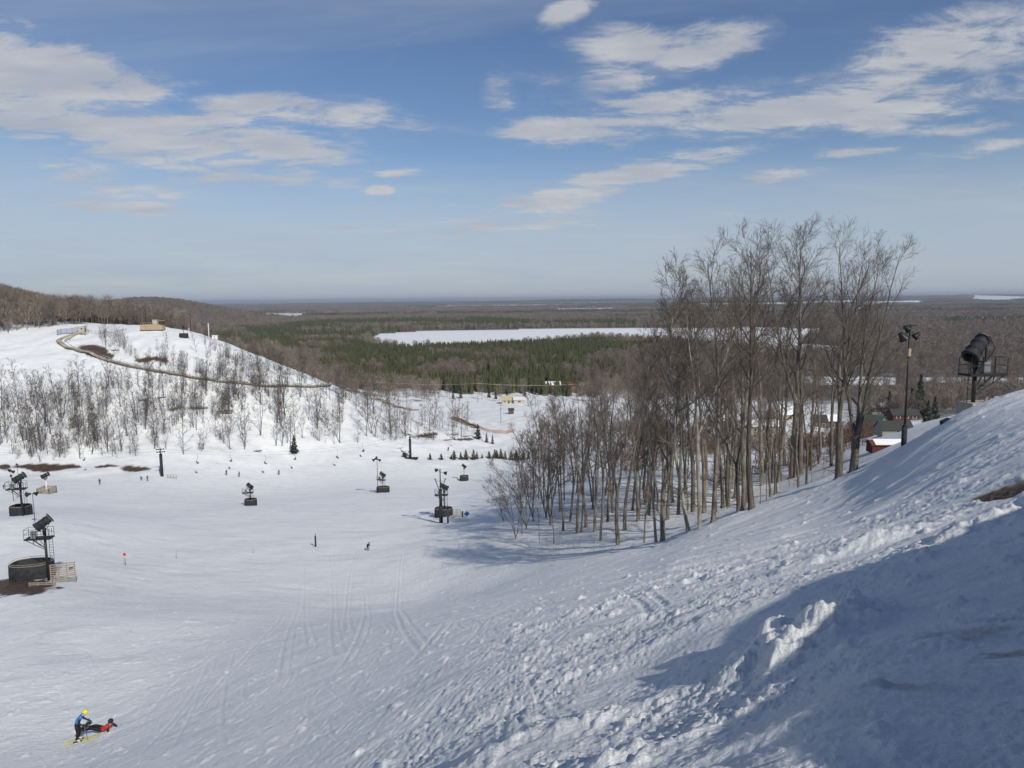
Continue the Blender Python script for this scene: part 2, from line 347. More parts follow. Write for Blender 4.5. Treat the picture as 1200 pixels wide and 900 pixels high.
def mesh_np(name, verts, faces, smooth=True, attrs=None):
    me = bpy.data.meshes.new(name); k = faces.shape[1]
    me.vertices.add(len(verts)); me.vertices.foreach_set('co', np.asarray(verts, np.float32).ravel())
    me.loops.add(faces.size); me.loops.foreach_set('vertex_index', faces.astype(np.int32).ravel())
    me.polygons.add(len(faces)); me.polygons.foreach_set('loop_start', np.arange(0, faces.size, k, dtype=np.int32))
    me.update(calc_edges=True)
    me.polygons.foreach_set('use_smooth', np.full(len(faces), smooth))
    for n_, v_ in (attrs or {}).items():
        a_ = me.attributes.new(n_, 'FLOAT', 'POINT'); a_.data.foreach_set('value', np.asarray(v_, np.float32).ravel())
    return me
gm = mesh_np('ground', gv, quads, True, {'dirt': dirt, 'soil': soil, 'wood': wood, 'groom': 1-rough_mask(GX, GY, RR)})
ground = bpy.data.objects.new('ground', gm); COL.objects.link(ground); ground['kind'] = 'structure'
# materials ----------------------------------------------------------------
MATS = {}
def mat(name, col, rough=.7, metal=0.0, var=.25, scale=3.0, bump=0.0, bscale=20, stretch=(1, 1, 1), col2=None, objvar=0.0, spec=.3):
    m = bpy.data.materials.new(name); m.use_nodes = True; t = NT(m.node_tree); b = m.node_tree.nodes['Principled BSDF']
    oc = t.n('ShaderNodeTexCoord').outputs['Object']
    mp = t.n('ShaderNodeMapping'); t.set(mp.inputs[0], oc); mp.inputs['Scale'].default_value = stretch
    f = t.ss(t.noise(mp.outputs[0], scale, 5, .6), .3, .7)
    c2 = col2 or tuple(c*(1-var) for c in col)
    c = t.mix(f, c2, col)
    if objvar:
        oi = t.n('ShaderNodeObjectInfo').outputs['Random']
        h = t.n('ShaderNodeHueSaturation'); t.set(h.inputs['Color'], c); t.set(h.inputs['Value'], t.m('ADD', 1-objvar, t.m('MULTIPLY', oi, 2*objvar))); c = h.outputs[0]
    t.set(b.inputs['Base Color'], c); b.inputs['Roughness'].default_value = rough; b.inputs['Metallic'].default_value = metal; b.inputs['Specular IOR Level'].default_value = spec
    if bump:
        bn = t.n('ShaderNodeBump'); bn.inputs['Strength'].default_value = bump; bn.inputs['Distance'].default_value = .02
        t.set(bn.inputs['Height'], t.noise(mp.outputs[0], bscale, 4, .6)); t.set(b.inputs['Normal'], bn.outputs[0])
    MATS[name] = m; return m
sm = bpy.data.materials.new('snow_ground'); sm.use_nodes = True; t = NT(sm.node_tree); b = sm.node_tree.nodes['Principled BSDF']
def attr(t, n_):
    a = t.n('ShaderNodeAttribute'); a.attribute_name = n_; return a.outputs['Fac']
oc = t.n('ShaderNodeTexCoord').outputs['Object']
mp = t.n('ShaderNodeMapping'); t.set(mp.inputs[0], oc); mp.inputs['Rotation'].default_value = (0, 0, R(-24)); mp.inputs['Scale'].default_value = (.22, 1.0, 1.0)
mp2 = t.n('ShaderNodeMapping'); t.set(mp2.inputs[0], oc); mp2.inputs['Rotation'].default_value = (0, 0, R(-62)); mp2.inputs['Scale'].default_value = (.13, 1.0, 1.0)
sn = t.mix(t.ss(t.noise(oc, .35, 6, .6), .3, .7), (.775, .80, .80), (.85, .865, .855))
sn = t.mix(t.ss(t.noise(mp.outputs[0], 1.1, 6, .65), .50, .75), sn, (.68, .71, .73))
sn = t.mix(t.m('MULTIPLY', t.ss(t.noise(mp2.outputs[0], .55, 8, .72), .50, .68), .8), sn, (.66, .69, .71))
soiln = t.m('MULTIPLY', attr(t, 'soil'), 1.0)
sn = t.mix(soiln, sn, (.22, .21, .20))
dr = t.mix(t.ss(t.noise(oc, 1.7, 8, .75), .40, .72), (.050, .032, .022), (.16, .115, .08))
c = t.mix(attr(t, 'dirt'), sn, dr)
fl = t.mix(t.ss(t.noise(oc, .02, 5, .6), .35, .6), (.135, .112, .092), (.085, .085, .070))
fl = t.mix(t.ss(t.noise(oc, .055, 5, .7), .58, .72), fl, (.55, .55, .55))
c = t.mix(attr(t, 'wood'), c, fl)
t.set(b.inputs['Base Color'], c); b.inputs['Roughness'].default_value = .62; b.inputs['Specular IOR Level'].default_value = .25
grm = attr(t, 'groom')
h1 = t.m('MULTIPLY', t.noise(oc, 9.0, 6, .75), t.m('ADD', .075, t.m('MULTIPLY', grm, -.020)))
h2 = t.m('MULTIPLY', t.noise(mp.outputs[0], 3.4, 6, .75), .085)
h3 = t.m('MULTIPLY', t.m('MULTIPLY', t.noise(mp2.outputs[0], 4.2, 6, .75), .085), grm)
hh = t.m('ADD', t.m('ADD', h1, h2), h3)
hh = t.m('ADD', hh, t.m('MULTIPLY', t.noise(oc, 38.0, 3, .6), .014))
bn = t.n('ShaderNodeBump'); bn.inputs['Strength'].default_value = .8; bn.inputs['Distance'].default_value = 1.0; t.set(bn.inputs['Height'], hh); t.set(b.inputs['Normal'], bn.outputs[0])
gm.materials.append(sm)
# ---------------------------------------------------------------- building helpers
def tubes(segs, n=3):
    """open prisms for (p0, p1, r0, r1) rows of 8 numbers"""
    s_ = np.asarray(segs, float); p0, p1, r0, r1 = s_[:, 0:3], s_[:, 3:6], s_[:, 6], s_[:, 7]
    d = p1-p0; d /= (np.linalg.norm(d, axis=1, keepdims=True)+1e-9)
    a = np.where(np.abs(d[:, 2:3]) < .9, np.array([[0, 0, 1.0]]), np.array([[1.0, 0, 0]]))
    e1 = np.cross(d, a); e1 /= np.linalg.norm(e1, axis=1, keepdims=True); e2 = np.cross(d, e1)
    th = np.arange(n)*2*math.pi/n; c, si = np.cos(th), np.sin(th)
    ring = e1[:, None]*c[None, :, None]+e2[:, None]*si[None, :, None]
    V = np.concatenate([p0[:, None]+ring*r0[:, None, None], p1[:, None]+ring*r1[:, None, None]], 1).reshape(-1, 3)
    b = (np.arange(len(s_))*2*n)[:, None]; i = np.arange(n)[None]; j = (i+1) % n
    Fq = np.stack([b+i, b+j, b+j+n, b+i+n], -1).reshape(-1, 4)
    return V, Fq
def lathe(pl, rr, n=8):
    """one continuous tube along a bent line"""
    pl = np.asarray(pl, float); rr = np.asarray(rr, float); tg = np.gradient(pl, axis=0); tg /= np.linalg.norm(tg, axis=1, keepdims=True)
    e1 = np.cross(tg, [0.3, .9, 0.1]); e1 /= np.linalg.norm(e1, axis=1, keepdims=True); e2 = np.cross(tg, e1)
    th = np.arange(n)*2*math.pi/n
    V = (pl[:, None]+(e1[:, None]*np.cos(th)[None, :, None]+e2[:, None]*np.sin(th)[None, :, None])*rr[:, None, None]).reshape(-1, 3)
    m = len(pl); b = (np.arange(m-1)*n)[:, None]; i = np.arange(n)[None]; j = (i+1) % n
    return V, np.stack([b+i, b+j, b+j+n, b+i+n], -1).reshape(-1, 4)
def cat(parts):
    off = 0; vs = []; fs = []
    for v_, f_ in parts: vs.append(v_); fs.append(f_+off); off += len(v_)
    return np.concatenate(vs), np.concatenate(fs)
mat('bark_grey', (.215, .188, .150), .9, col2=(.070, .060, .050), scale=1.6, bump=.8, bscale=9, stretch=(3, 3, .6), objvar=.38)
mat('bark_pale', (.40, .36, .29), .9, col2=(.20, .17, .135), scale=1.6, bump=.6, bscale=9, stretch=(2.5, 2.5, .7), objvar=.1)
mat('twig_brown', (.170, .142, .114), .9, col2=(.095, .078, .062), scale=.5, objvar=.25)
mat('twig_hill', (.125, .102, .083), .9, col2=(.075, .062, .05), scale=.5, objvar=.3)
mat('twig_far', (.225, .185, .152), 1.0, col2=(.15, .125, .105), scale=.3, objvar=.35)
mat('twig_red', (.15, .085, .065), 1.0, col2=(.10, .065, .05), scale=.4, objvar=.3)
mat('needles', (.050, .068, .030), .85, col2=(.028, .040, .020), scale=1.5, objvar=.3)
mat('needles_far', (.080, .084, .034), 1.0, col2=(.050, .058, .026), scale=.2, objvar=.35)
mat('needles_young', (.085, .085, .030), .9, col2=(.05, .055, .022), scale=2, objvar=.3)
def unit(v): return v/(np.linalg.norm(v)+1e-9)
def bent(p, d, L, k, jit, up, rng):
    pl = [p]; d = unit(d)
    for i in range(k):
        d = unit(d+rng.normal(0, jit, 3)+np.array([0, 0, up])); pl.append(pl[-1]+d*L/k)
    return np.array(pl), d
def off(d, a, rng):
    q = rng.normal(0, 1, 3); q = unit(q-d*(q@d)); return unit(d*math.cos(a)+q*math.sin(a))
def grow(seed, h=18.0, r0=.22, first=.4, limbs=16, spread=.30, ang=.75, forks=1, dens=1.0, lean=0.02, kink=0.0, twr=.011, bare=False, sub=6, low=0):
    """returns trunk (verts, faces) and crown (verts, faces) of a leafless tree"""
    rng = np.random.default_rng(seed); TR = []; seg = []
    leaders = []
    fk = first*h*rng.uniform(.55, .8) if forks > 1 else h
    base_d = np.array([rng.normal(0, lean), rng.normal(0, lean), 1])
    n0 = 12
    def trunkline(p, d, L, ra, rb, jit):
        pl, dd = bent(p, d, L, n0, jit, .03, rng); rr = ra+(rb-ra)*np.linspace(0, 1, len(pl))**.85
        if p[2] < .01:
            e_ = pl[0]+(pl[1]-pl[0])*.28; r_e = rr[0]+(rr[1]-rr[0])*.28; pl = np.vstack([pl[:1], e_[None], pl[1:]]); rr = np.concatenate([rr[:1]*1.4, [r_e], rr[1:]])
        return pl, rr, dd
    if forks == 1:
        pl, rr, dd = trunkline(np.zeros(3), base_d, h*.97, r0, .018, .035+kink)
        TR.append((pl, rr)); leaders.append((pl, rr, 0))
    else:
        pl, rr, dd = trunkline(np.zeros(3), base_d, fk, r0, r0*.82, .02)
        TR.append((pl, rr))
        for k in range(forks):
            a = k*2*math.pi/forks+rng.uniform(-.5, .5); d = dd+np.array([math.cos(a), math.sin(a), 0])*rng.uniform(.16, .34)
            p2, r2, _ = trunkline(pl[-1]-dd*.25, d, (h-fk)*rng.uniform(.82, 1.0), r0*rng.uniform(.5, .68), .016, .05)
            TR.append((p2, r2)); leaders.append((p2, r2, 1))
    def add(pl, rr, rs):
        for a in range(len(pl)-1): seg.append((*pl[a], *pl[a+1], rr[a], rr[a+1]))
    nl = int(limbs/len(leaders))
    for lp, lr_, lev in leaders:
        L0 = np.linalg.norm(np.diff(lp, axis=0), axis=1).sum(); aa = rng.uniform(0, 6)
        for k in range(nl):
            t0 = first if lev == 0 else .12
            t = t0+(1-t0)*((k+rng.uniform(.0, .9))/nl)**.9; t = min(t, .985)
            i = t*(len(lp)-1); i0 = int(i); f = i-i0; p = lp[i0]*(1-f)+lp[min(i0+1, len(lp)-1)]*f; rp = lr_[i0]*(1-f)+lr_[min(i0+1, len(lp)-1)]*f
            tdir = unit(lp[min(i0+1, len(lp)-1)]-lp[i0]) if i0 < len(lp)-1 else np.array([0, 0, 1])
            aa += 2.4+rng.uniform(-.5, .5); A_ = ang*(1.15-.55*t)*rng.uniform(.75, 1.25)
            d = tdir*math.cos(A_)+np.array([math.cos(aa), math.sin(aa), 0])*math.sin(A_)
            Lb = h*spread*(1.12-.72*t)*rng.uniform(.65, 1.15); rb = min(rp*.62, .014+Lb*.0145)
            pl, _ = bent(p, d, Lb, 6, .075, .045, rng); rr = np.linspace(rb, .012, 7); add(pl, rr, 4)
            ns = max(2, int(sub*dens))
            for s_ in range(ns):
                u = .22+.76*(s_+rng.uniform(0, .8))/ns; u = min(u, .97); j = u*6; j0 = int(j); q = pl[j0]*(1-(j-j0))+pl[min(j0+1, 6)]*(j-j0)
                dl = unit(pl[min(j0+1, 6)]-pl[j0]); d2 = unit(off(dl, rng.uniform(.45, .95), rng)+np.array([0, 0, .14])); L2 = Lb*.52*(1.15-.6*u)*rng.uniform(.6, 1.2)
                p2, _ = bent(q, d2, L2, 4, .06, .04, rng); r2 = np.linspace(max(rr[j0]*.55, twr), twr*.8, 5); add(p2, r2, 3)
                nt_ = max(2, int(5*dens))
                for w in range(nt_):
                    j = rng.uniform(.2, 1)*4; j0 = min(int(j), 3); q2 = p2[j0]*(1-(j-j0))+p2[j0+1]*(j-j0)
                    d3 = unit(off(unit(p2[j0+1]-p2[j0]), rng.uniform(.4, .9), rng)+np.array([0, 0, .10])); L3 = L2*.5*rng.uniform(.5, 1.2)+.15
                    p3, _ = bent(q2, d3, L3, 2, .07, .03, rng); add(p3, np.array([twr, twr*.75, twr*.45]), 3)
                    for x_ in range(int(round(2*dens))):
                        j = rng.uniform(.3, 1); q3 = p3[0]*(1-j)+p3[2]*j if x_ else p3[1]
                        d4 = unit(d3+rng.normal(0, .5, 3)); seg.append((*q3, *(q3+d4*L3*rng.uniform(.35, .75)), twr*.7, twr*.4))
    for k in range(low):                                  # short dead snags below the crown
        t = rng.uniform(.15, first); i0 = int(t*12); p = TR[0][0][min(i0, 12)]; a = rng.uniform(0, 6.3)
        pl, _ = bent(p, np.array([math.cos(a), math.sin(a), rng.uniform(-.2, .5)]), rng.uniform(.8, 2.6), 4, .15, .0, rng); add(pl, np.linspace(.03, .010, 5), 3)
    tv = cat([lathe(a, b_, 8) for a, b_ in TR]); cv = tubes(seg, 3)
    return tv, cv
def mesh_vf(name, vf, m):
    me = mesh_np(name, vf[0], vf[1], True); me.materials.append(m); return me
def put(name, me, parent=None):
    o = bpy.data.objects.new(name, me); COL.objects.link(o)
    if parent is not None: o.parent = parent
    return o
def tag(o, label=None, cat=None, group=None):
    if label: o['label'] = label
    if cat: o['category'] = cat
    if group: o['group'] = group
    return o
def empty(name, loc, rz=0, label=None, cat=None, group=None):
    o = bpy.data.objects.new(name, None); COL.objects.link(o); o.location = loc; o.rotation_euler = (0, 0, rz); o.empty_display_size = .3
    return tag(o, label, cat, group)
def copy_tree(o, parent=None):
    c = o.copy(); COL.objects.link(c); c.parent = parent
    for k in list(o.children): copy_tree(k, c)
    return c
TV = {}
def treevar(key, seed, bark='bark_grey', twig='twig_brown', **kw):
    tv, cv = grow(seed, **kw); TV[key] = (mesh_vf('trunk', tv, MATS[bark]), mesh_vf('crown', cv, MATS[twig]), kw.get('h', 18.0))
def tree(key, loc, height, rz, label, cat='tree', group=None, name='bare_tree', lean=(0, 0), wid=1.0, fat=1.0):
    o = empty(name, loc, 0, label, cat, group); tm, cm, h = TV[key]; s_ = height/h
    o.scale = (s_*wid, s_*wid, s_); o.rotation_euler = (lean[1], lean[0], rz)
    put('trunk', tm, o); put('crown', cm, o); return o
# wood variants: tall, narrow forest trees / broad edge trees / small hillside trees / saplings
for k in range(6): treevar(f'f{k}', 100+k, h=18, r0=(.15,.19,.17,.21,.16,.18)[k], first=(.34,.45,.40,.5,.36,.42)[k], limbs=19, spread=.24, ang=.85, dens=.95, sub=7, low=9, twr=.0085, forks=(1,1,2,1,1,2)[k])
for k in range(2): treevar(f'p{k}', 140+k, bark='bark_pale', h=18, r0=.15, first=.5, limbs=18, spread=.26, ang=.75, dens=1.1, kink=.05, forks=1+k, low=3)
treevar('m0', 211, h=20, r0=.34, first=.36, limbs=26, spread=.31, ang=.7, forks=2, dens=1.0, sub=7, twr=.0088, low=2)
treevar('m1', 202, h=20, r0=.40, first=.22, limbs=30, spread=.29, ang=.62, forks=3, dens=1.0, sub=7, twr=.0088, low=2)
treevar('m2', 203, h=20, r0=.28, first=.42, limbs=22, spread=.33, ang=.8, forks=2, dens=1.0, sub=7, twr=.0088, low=4)
treevar('m3', 204, h=20, r0=.25, first=.45, limbs=20, spread=.34, ang=.85, forks=1, dens=1.0, sub=7, twr=.0088, low=4)
for k in range(2): treevar(f'b{k}', 160+k, h=8, r0=.07, first=.10, limbs=22, spread=.45, ang=.8, dens=1.0, forks=4, twr=.009)
for k in range(2): treevar(f's{k}', 170+k, h=6, r0=.045, first=.3, limbs=9, spread=.28, ang=.6, dens=.45, twr=.008)
for k in range(7): treevar(f'h{k}', 180+k, twig='twig_hill', h=13, r0=.12, first=.25, limbs=15, spread=.30, ang=.75, dens=.75, forks=1+(k % 3 == 0)+(k % 4 == 0), sub=5, twr=.022, low=3)
# ---- the stand of tall trees on the right: each trunk read from the photo (base x, base y, top y, kind, leans)
G_R = 'bare trees of the stand on the right'
named = [
 ((1000,551,250,'m1',1.0,-.03), 'broad twin trunked bare tree at the right end of the stand, beside the light mast', .92),
 ((983,556,252,'m0',1.0,-.01), 'bare grey tree with forked crown just left of the twin trunked end tree', .95),
 ((928,561,258,'m2',1.0,.0), 'thick brown bare trunk rising from a bare earth edge beside the groomed snow', 1.0),
 ((938,557,266,'m3',1.0,.01), 'bare tree standing close behind the thick brown trunk at the earth edge', 1.0),
 ((919,546,300,'f2',1.0,-.02), 'dark shaded bare tree behind the thick brown trunk by the path', 1.0),
 ((881,597,268,'m3',1.0,.035), 'bare tree with trunk slanting to the right at the edge of the snow slope', 1.0),
 ((871,599,275,'f1',1.0,.0), 'slim bare tree touching the foot of the slanting trunk', 1.1),
 ((836,613,285,'f4',1.0,.0), 'bare grey tree at the slope edge right of the pale forked tree', 1.1),
 ((820,621,290,'p1',1.0,.01), 'tall pale barked tree forking high into two upright stems', 1.0),
 ((807,624,305,'p0',1.0,-.04), 'pale smooth trunk with a crooked elbow branch, in front of the stand', 1.0),
 ((777,636,345,'f3',1.0,.0), 'dark split trunk at the very front of the stand where snow slope meets wood', 1.0),
 ((769,637,372,'p0',1.0,.0), 'pale broken looking trunk pressed against the dark split trunk', .9),
 ((724,636,395,'f5',1.0,.01), 'thick flared trunk with dark roots at the lower left front of the stand', 1.15),
 ((645,616,462,'b0',1.0,-.02), 'dense many stemmed dark tree at the left end of the stand', 1.0),
 ((604,634,545,'b1',1.0,-.10), 'low clump of thin stems leaning left at the stand edge over shaded snow', 1.0)]
for (bx, by, ty, kd, w, ln), lab, wid in named:
    p, d = march(bx, by) if march(bx, by) else (P(bx, by, 70), 70); q = Vector((p[0], p[1], H(p[0], p[1])-.15))
    tree(kd, q, (by-ty)*d/840*.95, random.uniform(0, 6.3), lab, 'tree', G_R, lean=(ln, 0), wid=wid)
rows = [(633,637,585,'s0'),(649,637,560,'s1'),(656,600,455,'f0'),(676,626,430,'f2'),(681,624,470,'s0'),(697,624,420,'f1'),(704,632,435,'f4'),(732,621,400,'f3'),(741,597,395,'f0'),(755,634,480,'s1'),(760,605,390,'f5'),
 (788,589,350,'f2'),(825,601,320,'f1'),(827,577,330,'f3'),(839,600,360,'s0'),(847,593,290,'f0'),(853,591,300,'f5'),(865,600,330,'f2'),(891,591,500,'s1'),(898,588,500,'s0'),(907,582,470,'s1'),(925,572,510,'s0'),(951,565,520,'s1'),(966,560,525,'s0'),
 (660,622,440,'f4'),(668,612,450,'f5'),(687,618,425,'f3'),(712,612,410,'f2'),(718,600,405,'f0'),(748,612,385,'f1'),(782,610,350,'f4'),(795,604,330,'f0'),(812,600,310,'f5'),(856,575,300,'f3'),(862,585,295,'f1'),(893,570,300,'f4'),(902,560,310,'f2'),(912,566,290,'f0'),(640,608,480,'b1'),(625,612,500,'b0'),(617,622,520,'b1'),(612,628,530,'s0'),(590,612,560,'b1'),(948,548,340,'f1'),(960,545,380,'f3'),(974,548,330,'f5')]
for bx, by, ty, kd in rows:
    h_ = march(bx, by); p, d = h_ if h_ else (P(bx, by, 80), 80)
    if d > 160: p = P(bx, by, 95); d = 95
    tree(kd, Vector((p[0], p[1], H(p[0], p[1])-.15)), (by-ty)*d/840*.92, random.uniform(0, 6.3), 'slender bare grey tree among the crowded trunks of the right hand stand' if kd[0] == 'f' else 'thin bare sapling between the trunks of the right hand stand', 'tree' if kd[0] == 'f' else 'sapling',
         G_R if kd[0] == 'f' else 'saplings in the stand on the right', lean=(random.gauss(0, .03), random.gauss(0, .02)), name='bare_tree' if kd[0] == 'f' else 'bare_sapling')
rr_ = random.Random(5); n = 0
while n < 92:
    bx = rr_.uniform(625, 965); by = rr_.uniform(528, 600)
    h_ = march(bx, by)
    if not h_: continue
    p, d = h_
    if d < 72 or d > 260: continue
    if bx > 900 and d > 130: continue
    tree(f'f{rr_.randrange(6)}', Vector((p[0], p[1], H(p[0], p[1])-.15)), rr_.uniform(14, 18.5), rr_.uniform(0, 6.3), 'bare grey brown tree deep inside the wood behind the front row on the right', 'tree', 'trees deeper in the right hand wood', lean=(rr_.gauss(0, .03), rr_.gauss(0, .02)))
    n += 1
# ---- trees on the snowy hill across the valley
hill = [(0,475),(60,462),(115,448),(180,446),(260,455),(330,458),(360,440),(420,465),(480,488),(545,500),(560,512),(520,518),(470,516),(400,520),(345,524),(300,528),(180,535),(60,543),(0,540)]
upper = [(185,400),(240,402),(300,424),(350,442),(410,466),(470,490),(400,474),(330,462),(250,452),(170,432)]
crest = [(92,392),(118,390),(150,405),(168,425),(140,418),(105,404)]
n = 0
while n < 190:
    z_ = rr_.random(); poly = hill if z_ < .66 else upper if z_ < .93 else crest
    xs = [a for a, b_ in poly]; ys = [b_ for a, b_ in poly]; bx, by = rr_.uniform(min(xs), max(xs)), rr_.uniform(min(ys), max(ys))
    if not bool(inpoly(np.array([bx]), np.array([by]), poly)[0]): continue
    h_ = march(bx, by)
    if not h_ or h_[1] > 420: continue
    p, d = h_; small = (poly is not hill)
    tree(f'h{rr_.randrange(7)}', Vector((p[0], p[1], H(p[0], p[1])-.1)), rr_.uniform(5.5, 10) if small else rr_.uniform(9, 20), rr_.uniform(0, 6.3),
         'leafless tree below the track on the snowy hill across the valley' if poly is hill else 'small leafless tree above the track near the crest of the snowy hill', 'tree',
         'trees on the lower face of the snowy hill' if poly is hill else 'trees near the crest of the snowy hill', lean=(rr_.gauss(0, .05), rr_.gauss(0, .04)), name='hillside_tree')
    n += 1
# ---------------------------------------------------------------- conifers
def conifer(seed, h=10, w=2.4, n=900, rr0=.13, blade=.28, clear=.06):
    rng = np.random.default_rng(seed); t = rng.uniform(0, 1, n)**1.25; zc = h*(clear+(1-clear)*t)
    lay = np.floor(t*11+rng.uniform(-.3, .3, n)); rad_ = w*(1-t)**.85*(.75+.35*np.sin(lay*2.7+seed))+.08; a = rng.uniform(0, 6.283, n)
    a = a+.35*np.sin(3*a+lay*2.1); fr = rng.uniform(.35, 1, n)**.6; r = rad_*fr
    p = np.stack([np.cos(a)*r, np.sin(a)*r, zc-.22*r], -1); out = np.stack([np.cos(a), np.sin(a), -.25+rng.normal(0, .25, n)], -1)
    L = blade*rng.uniform(.7, 1.5, n)*(.5+.6*(1-t)); side = np.stack([-np.sin(a), np.cos(a), rng.normal(0, .5, n)], -1); side /= np.linalg.norm(side, axis=1, keepdims=True)
    V = np.stack([p-side*(L*.42)[:, None]-out*(L*.5)[:, None], p+out*L[:, None], p+side*(L*.42)[:, None]-out*(L*.5)[:, None]+np.array([0, 0, .05])], 1).reshape(-1, 3)
    return V, np.arange(n*3).reshape(-1, 3), lathe([(0, 0, 0), (0, 0, h*.5), (0.02, 0, h*.97)], [rr0, rr0*.6, .02], 6)
CV = {}
def conevar(key, seed, m='needles', **kw):
    V, Ft, tr = conifer(seed, **kw); me = mesh_np('crown', V, Ft, False); me.materials.append(MATS[m]); CV[key] = (me, mesh_vf('trunk', tr, MATS['bark_grey']), kw.get('h', 10))
for k in range(3): conevar(f'c{k}', 300+k, h=10, w=2.5, n=1500, blade=.5)
for k in range(4): conevar(f'y{k}', 310+k, m='needles_young', h=3, w=.95, n=420, rr0=.04, blade=.32)
def conif(key, loc, height, label, group=None, name='conifer', cat='conifer', wid=1.0):
    o = empty(name, loc, 0, label, cat, group); cm, tm, h = CV[key]; s_ = height/h; o.scale = (s_*wid, s_*wid, s_); o.rotation_euler = (0, 0, random.uniform(0, 6.3))
    put('trunk', tm, o); put('crown', cm, o); return o
conif('c0', at(345,531), 6.6, 'lone dark green spruce at the foot of the snowy hill', wid=1.0)
for (px, py, d, hh_, w_, lab) in [(560,502,300,6.6,1.0,'largest of three dark spruces behind the orange netting'),(570,504,298,4.2,.8,'middle sized spruce of three behind the orange netting'),(577,505,296,4.0,.75,'rightmost spruce of three behind the orange netting'),
    (1078,468,420,25,.8,'tall dark spruce right of the light mast above the village'),(1068,470,425,17,.9,'shorter dark spruce close left of the tall spruce above the village'),(1016,472,440,19,.8,'dark spruce behind the green house'),(1042,474,440,16,.9,'dark spruce between the green house and the red house'),
    (1094,505,300,12,.9,'olive pine beside the mast foot hiding part of the red house'),(1086,508,270,10,1.0,'broad olive pine at the slope edge right of the mast'),(760,470,None,10,.7,'dark spruce seen through the crowns near the red roofed lodge'),
    (615,466,None,8,.8,'dark spruce right of the yellow roofed building'),(573,466,None,7,.9,'dark spruce left of the yellow roofed building'),(581,467,None,6,.9,'small dark spruce in front of the yellow roofed building'),(540,466,None,8,.7,'dark spruce by the far edge of the base area'),(531,467,None,6,.9,'short spruce by the far edge of the base area'),(594,468,None,5,.9,'small dark spruce under the yellow eave')]:
    q = at(px, py, d); conif(f'c{random.randrange(3)}', q, hh_, lab, wid=w_)
for i, (px, hpx) in enumerate([(504,7),(517,7),(529,5),(532,10),(540,8),(546,11),(555,11),(559,8),(565,5),(573,8),(580,10),(582,9),(587,11),(592,9),(599,10),(605,11),(613,10),(619,8)]):
    q = at(px, 538.5-.1*(i % 3)); d = (np.array(q)-CAM)@F
    conif(f'y{i % 4}', q, hpx*d/840*1.1, 'olive young fir in the row planted across the valley floor', 'young firs planted in a row', 'young_fir', 'fir', wid=random.uniform(.8, 1.1))
# ---------------------------------------------------------------- woods that read as a mass
def blades(seed, h, w, n, bw, first=.3, tl=True, upb=.6):
    rng = np.random.default_rng(seed); t = rng.uniform(first, 1, n); a = rng.uniform(0, 6.283, n); env = w*np.sqrt(np.clip(np.sin((t-first)/(1-first)*2.6+.35), .05, 1))
    r = env*rng.uniform(0, 1, n)**.5; p = np.stack([np.cos(a)*r, np.sin(a)*r, t*h], -1); d = np.stack([np.cos(a)*.6, np.sin(a)*.6, np.full(n, upb+.5)], -1)+rng.normal(0, .35, (n, 3)); d /= np.linalg.norm(d, axis=1, keepdims=True)
    s_ = np.cross(d, rng.normal(0, 1, (n, 3))); s_ /= np.linalg.norm(s_, axis=1, keepdims=True); L = h*.13*rng.uniform(.6, 1.4, n)
    V = np.stack([p-d*L[:, None]*.5-s_*bw, p-d*L[:, None]*.5+s_*bw, p+d*L[:, None]], 1).reshape(-1, 3); Ft = np.arange(3*n).reshape(-1, 3)
    tv, tf = tubes([(0, 0, 0, 0, 0, h*.55, bw*1.9, bw*1.2), (0, 0, h*.55, w*.1, 0, h*.9, bw*1.2, bw*.4)], 3); tf = np.concatenate([tf[:, [0, 1, 2]], tf[:, [0, 2, 3]]])
    return np.concatenate([V, tv]), np.concatenate([Ft, tf+len(V)])
def far_con(seed, h, w, lay=5, n=7):
    rng = np.random.default_rng(seed); V = []; Ft = []
    for k in range(lay):
        z0 = h*(.1+.82*k/lay); z1 = z0+h*.34; r = w*(1-k/lay)**.8*rng.uniform(.85, 1.15); b_ = len(V); V.append((0, 0, min(z1, h)))
        for i in range(n*2):
            a = i*math.pi/n+rng.uniform(-.1, .1); q = r*(1 if i % 2 else .62)*rng.uniform(.85, 1.15); V.append((math.cos(a)*q, math.sin(a)*q, z0-(.05*h if i % 2 else 0)))
        for i in range(n*2): Ft.append((b_, b_+1+i, b_+1+(i+1) % (2*n)))
    return np.array(V), np.array(Ft)
def tri_obj(nm, vf, m):
    me = mesh_np(nm, vf[0], vf[1], False); me.materials.append(m); return bpy.data.objects.new(nm, me)
def clump(seed, R_, k, fn):
    rng = np.random.default_rng(seed); parts = []
    for i in range(k):
        a, r = rng.uniform(0, 6.283), R_*math.sqrt(rng.uniform(0, 1)); v_, f_ = fn(seed*50+i); s_ = rng.uniform(.75, 1.2); parts.append((v_*s_+np.array([math.cos(a)*r, math.sin(a)*r, 0]), f_))
    return cat(parts)
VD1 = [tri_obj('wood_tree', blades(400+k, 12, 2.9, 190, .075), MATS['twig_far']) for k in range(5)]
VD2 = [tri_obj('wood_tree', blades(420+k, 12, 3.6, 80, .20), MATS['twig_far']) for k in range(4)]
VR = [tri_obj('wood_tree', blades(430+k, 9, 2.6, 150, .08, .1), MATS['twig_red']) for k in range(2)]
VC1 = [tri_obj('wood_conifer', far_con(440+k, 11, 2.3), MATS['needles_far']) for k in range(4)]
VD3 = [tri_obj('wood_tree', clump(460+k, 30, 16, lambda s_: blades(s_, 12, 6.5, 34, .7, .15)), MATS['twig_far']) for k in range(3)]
VC3 = [tri_obj('wood_conifer', clump(470+k, 30, 26, lambda s_: far_con(s_, 13, 4.5, 3, 5)), MATS['needles_far']) for k in range(3)]
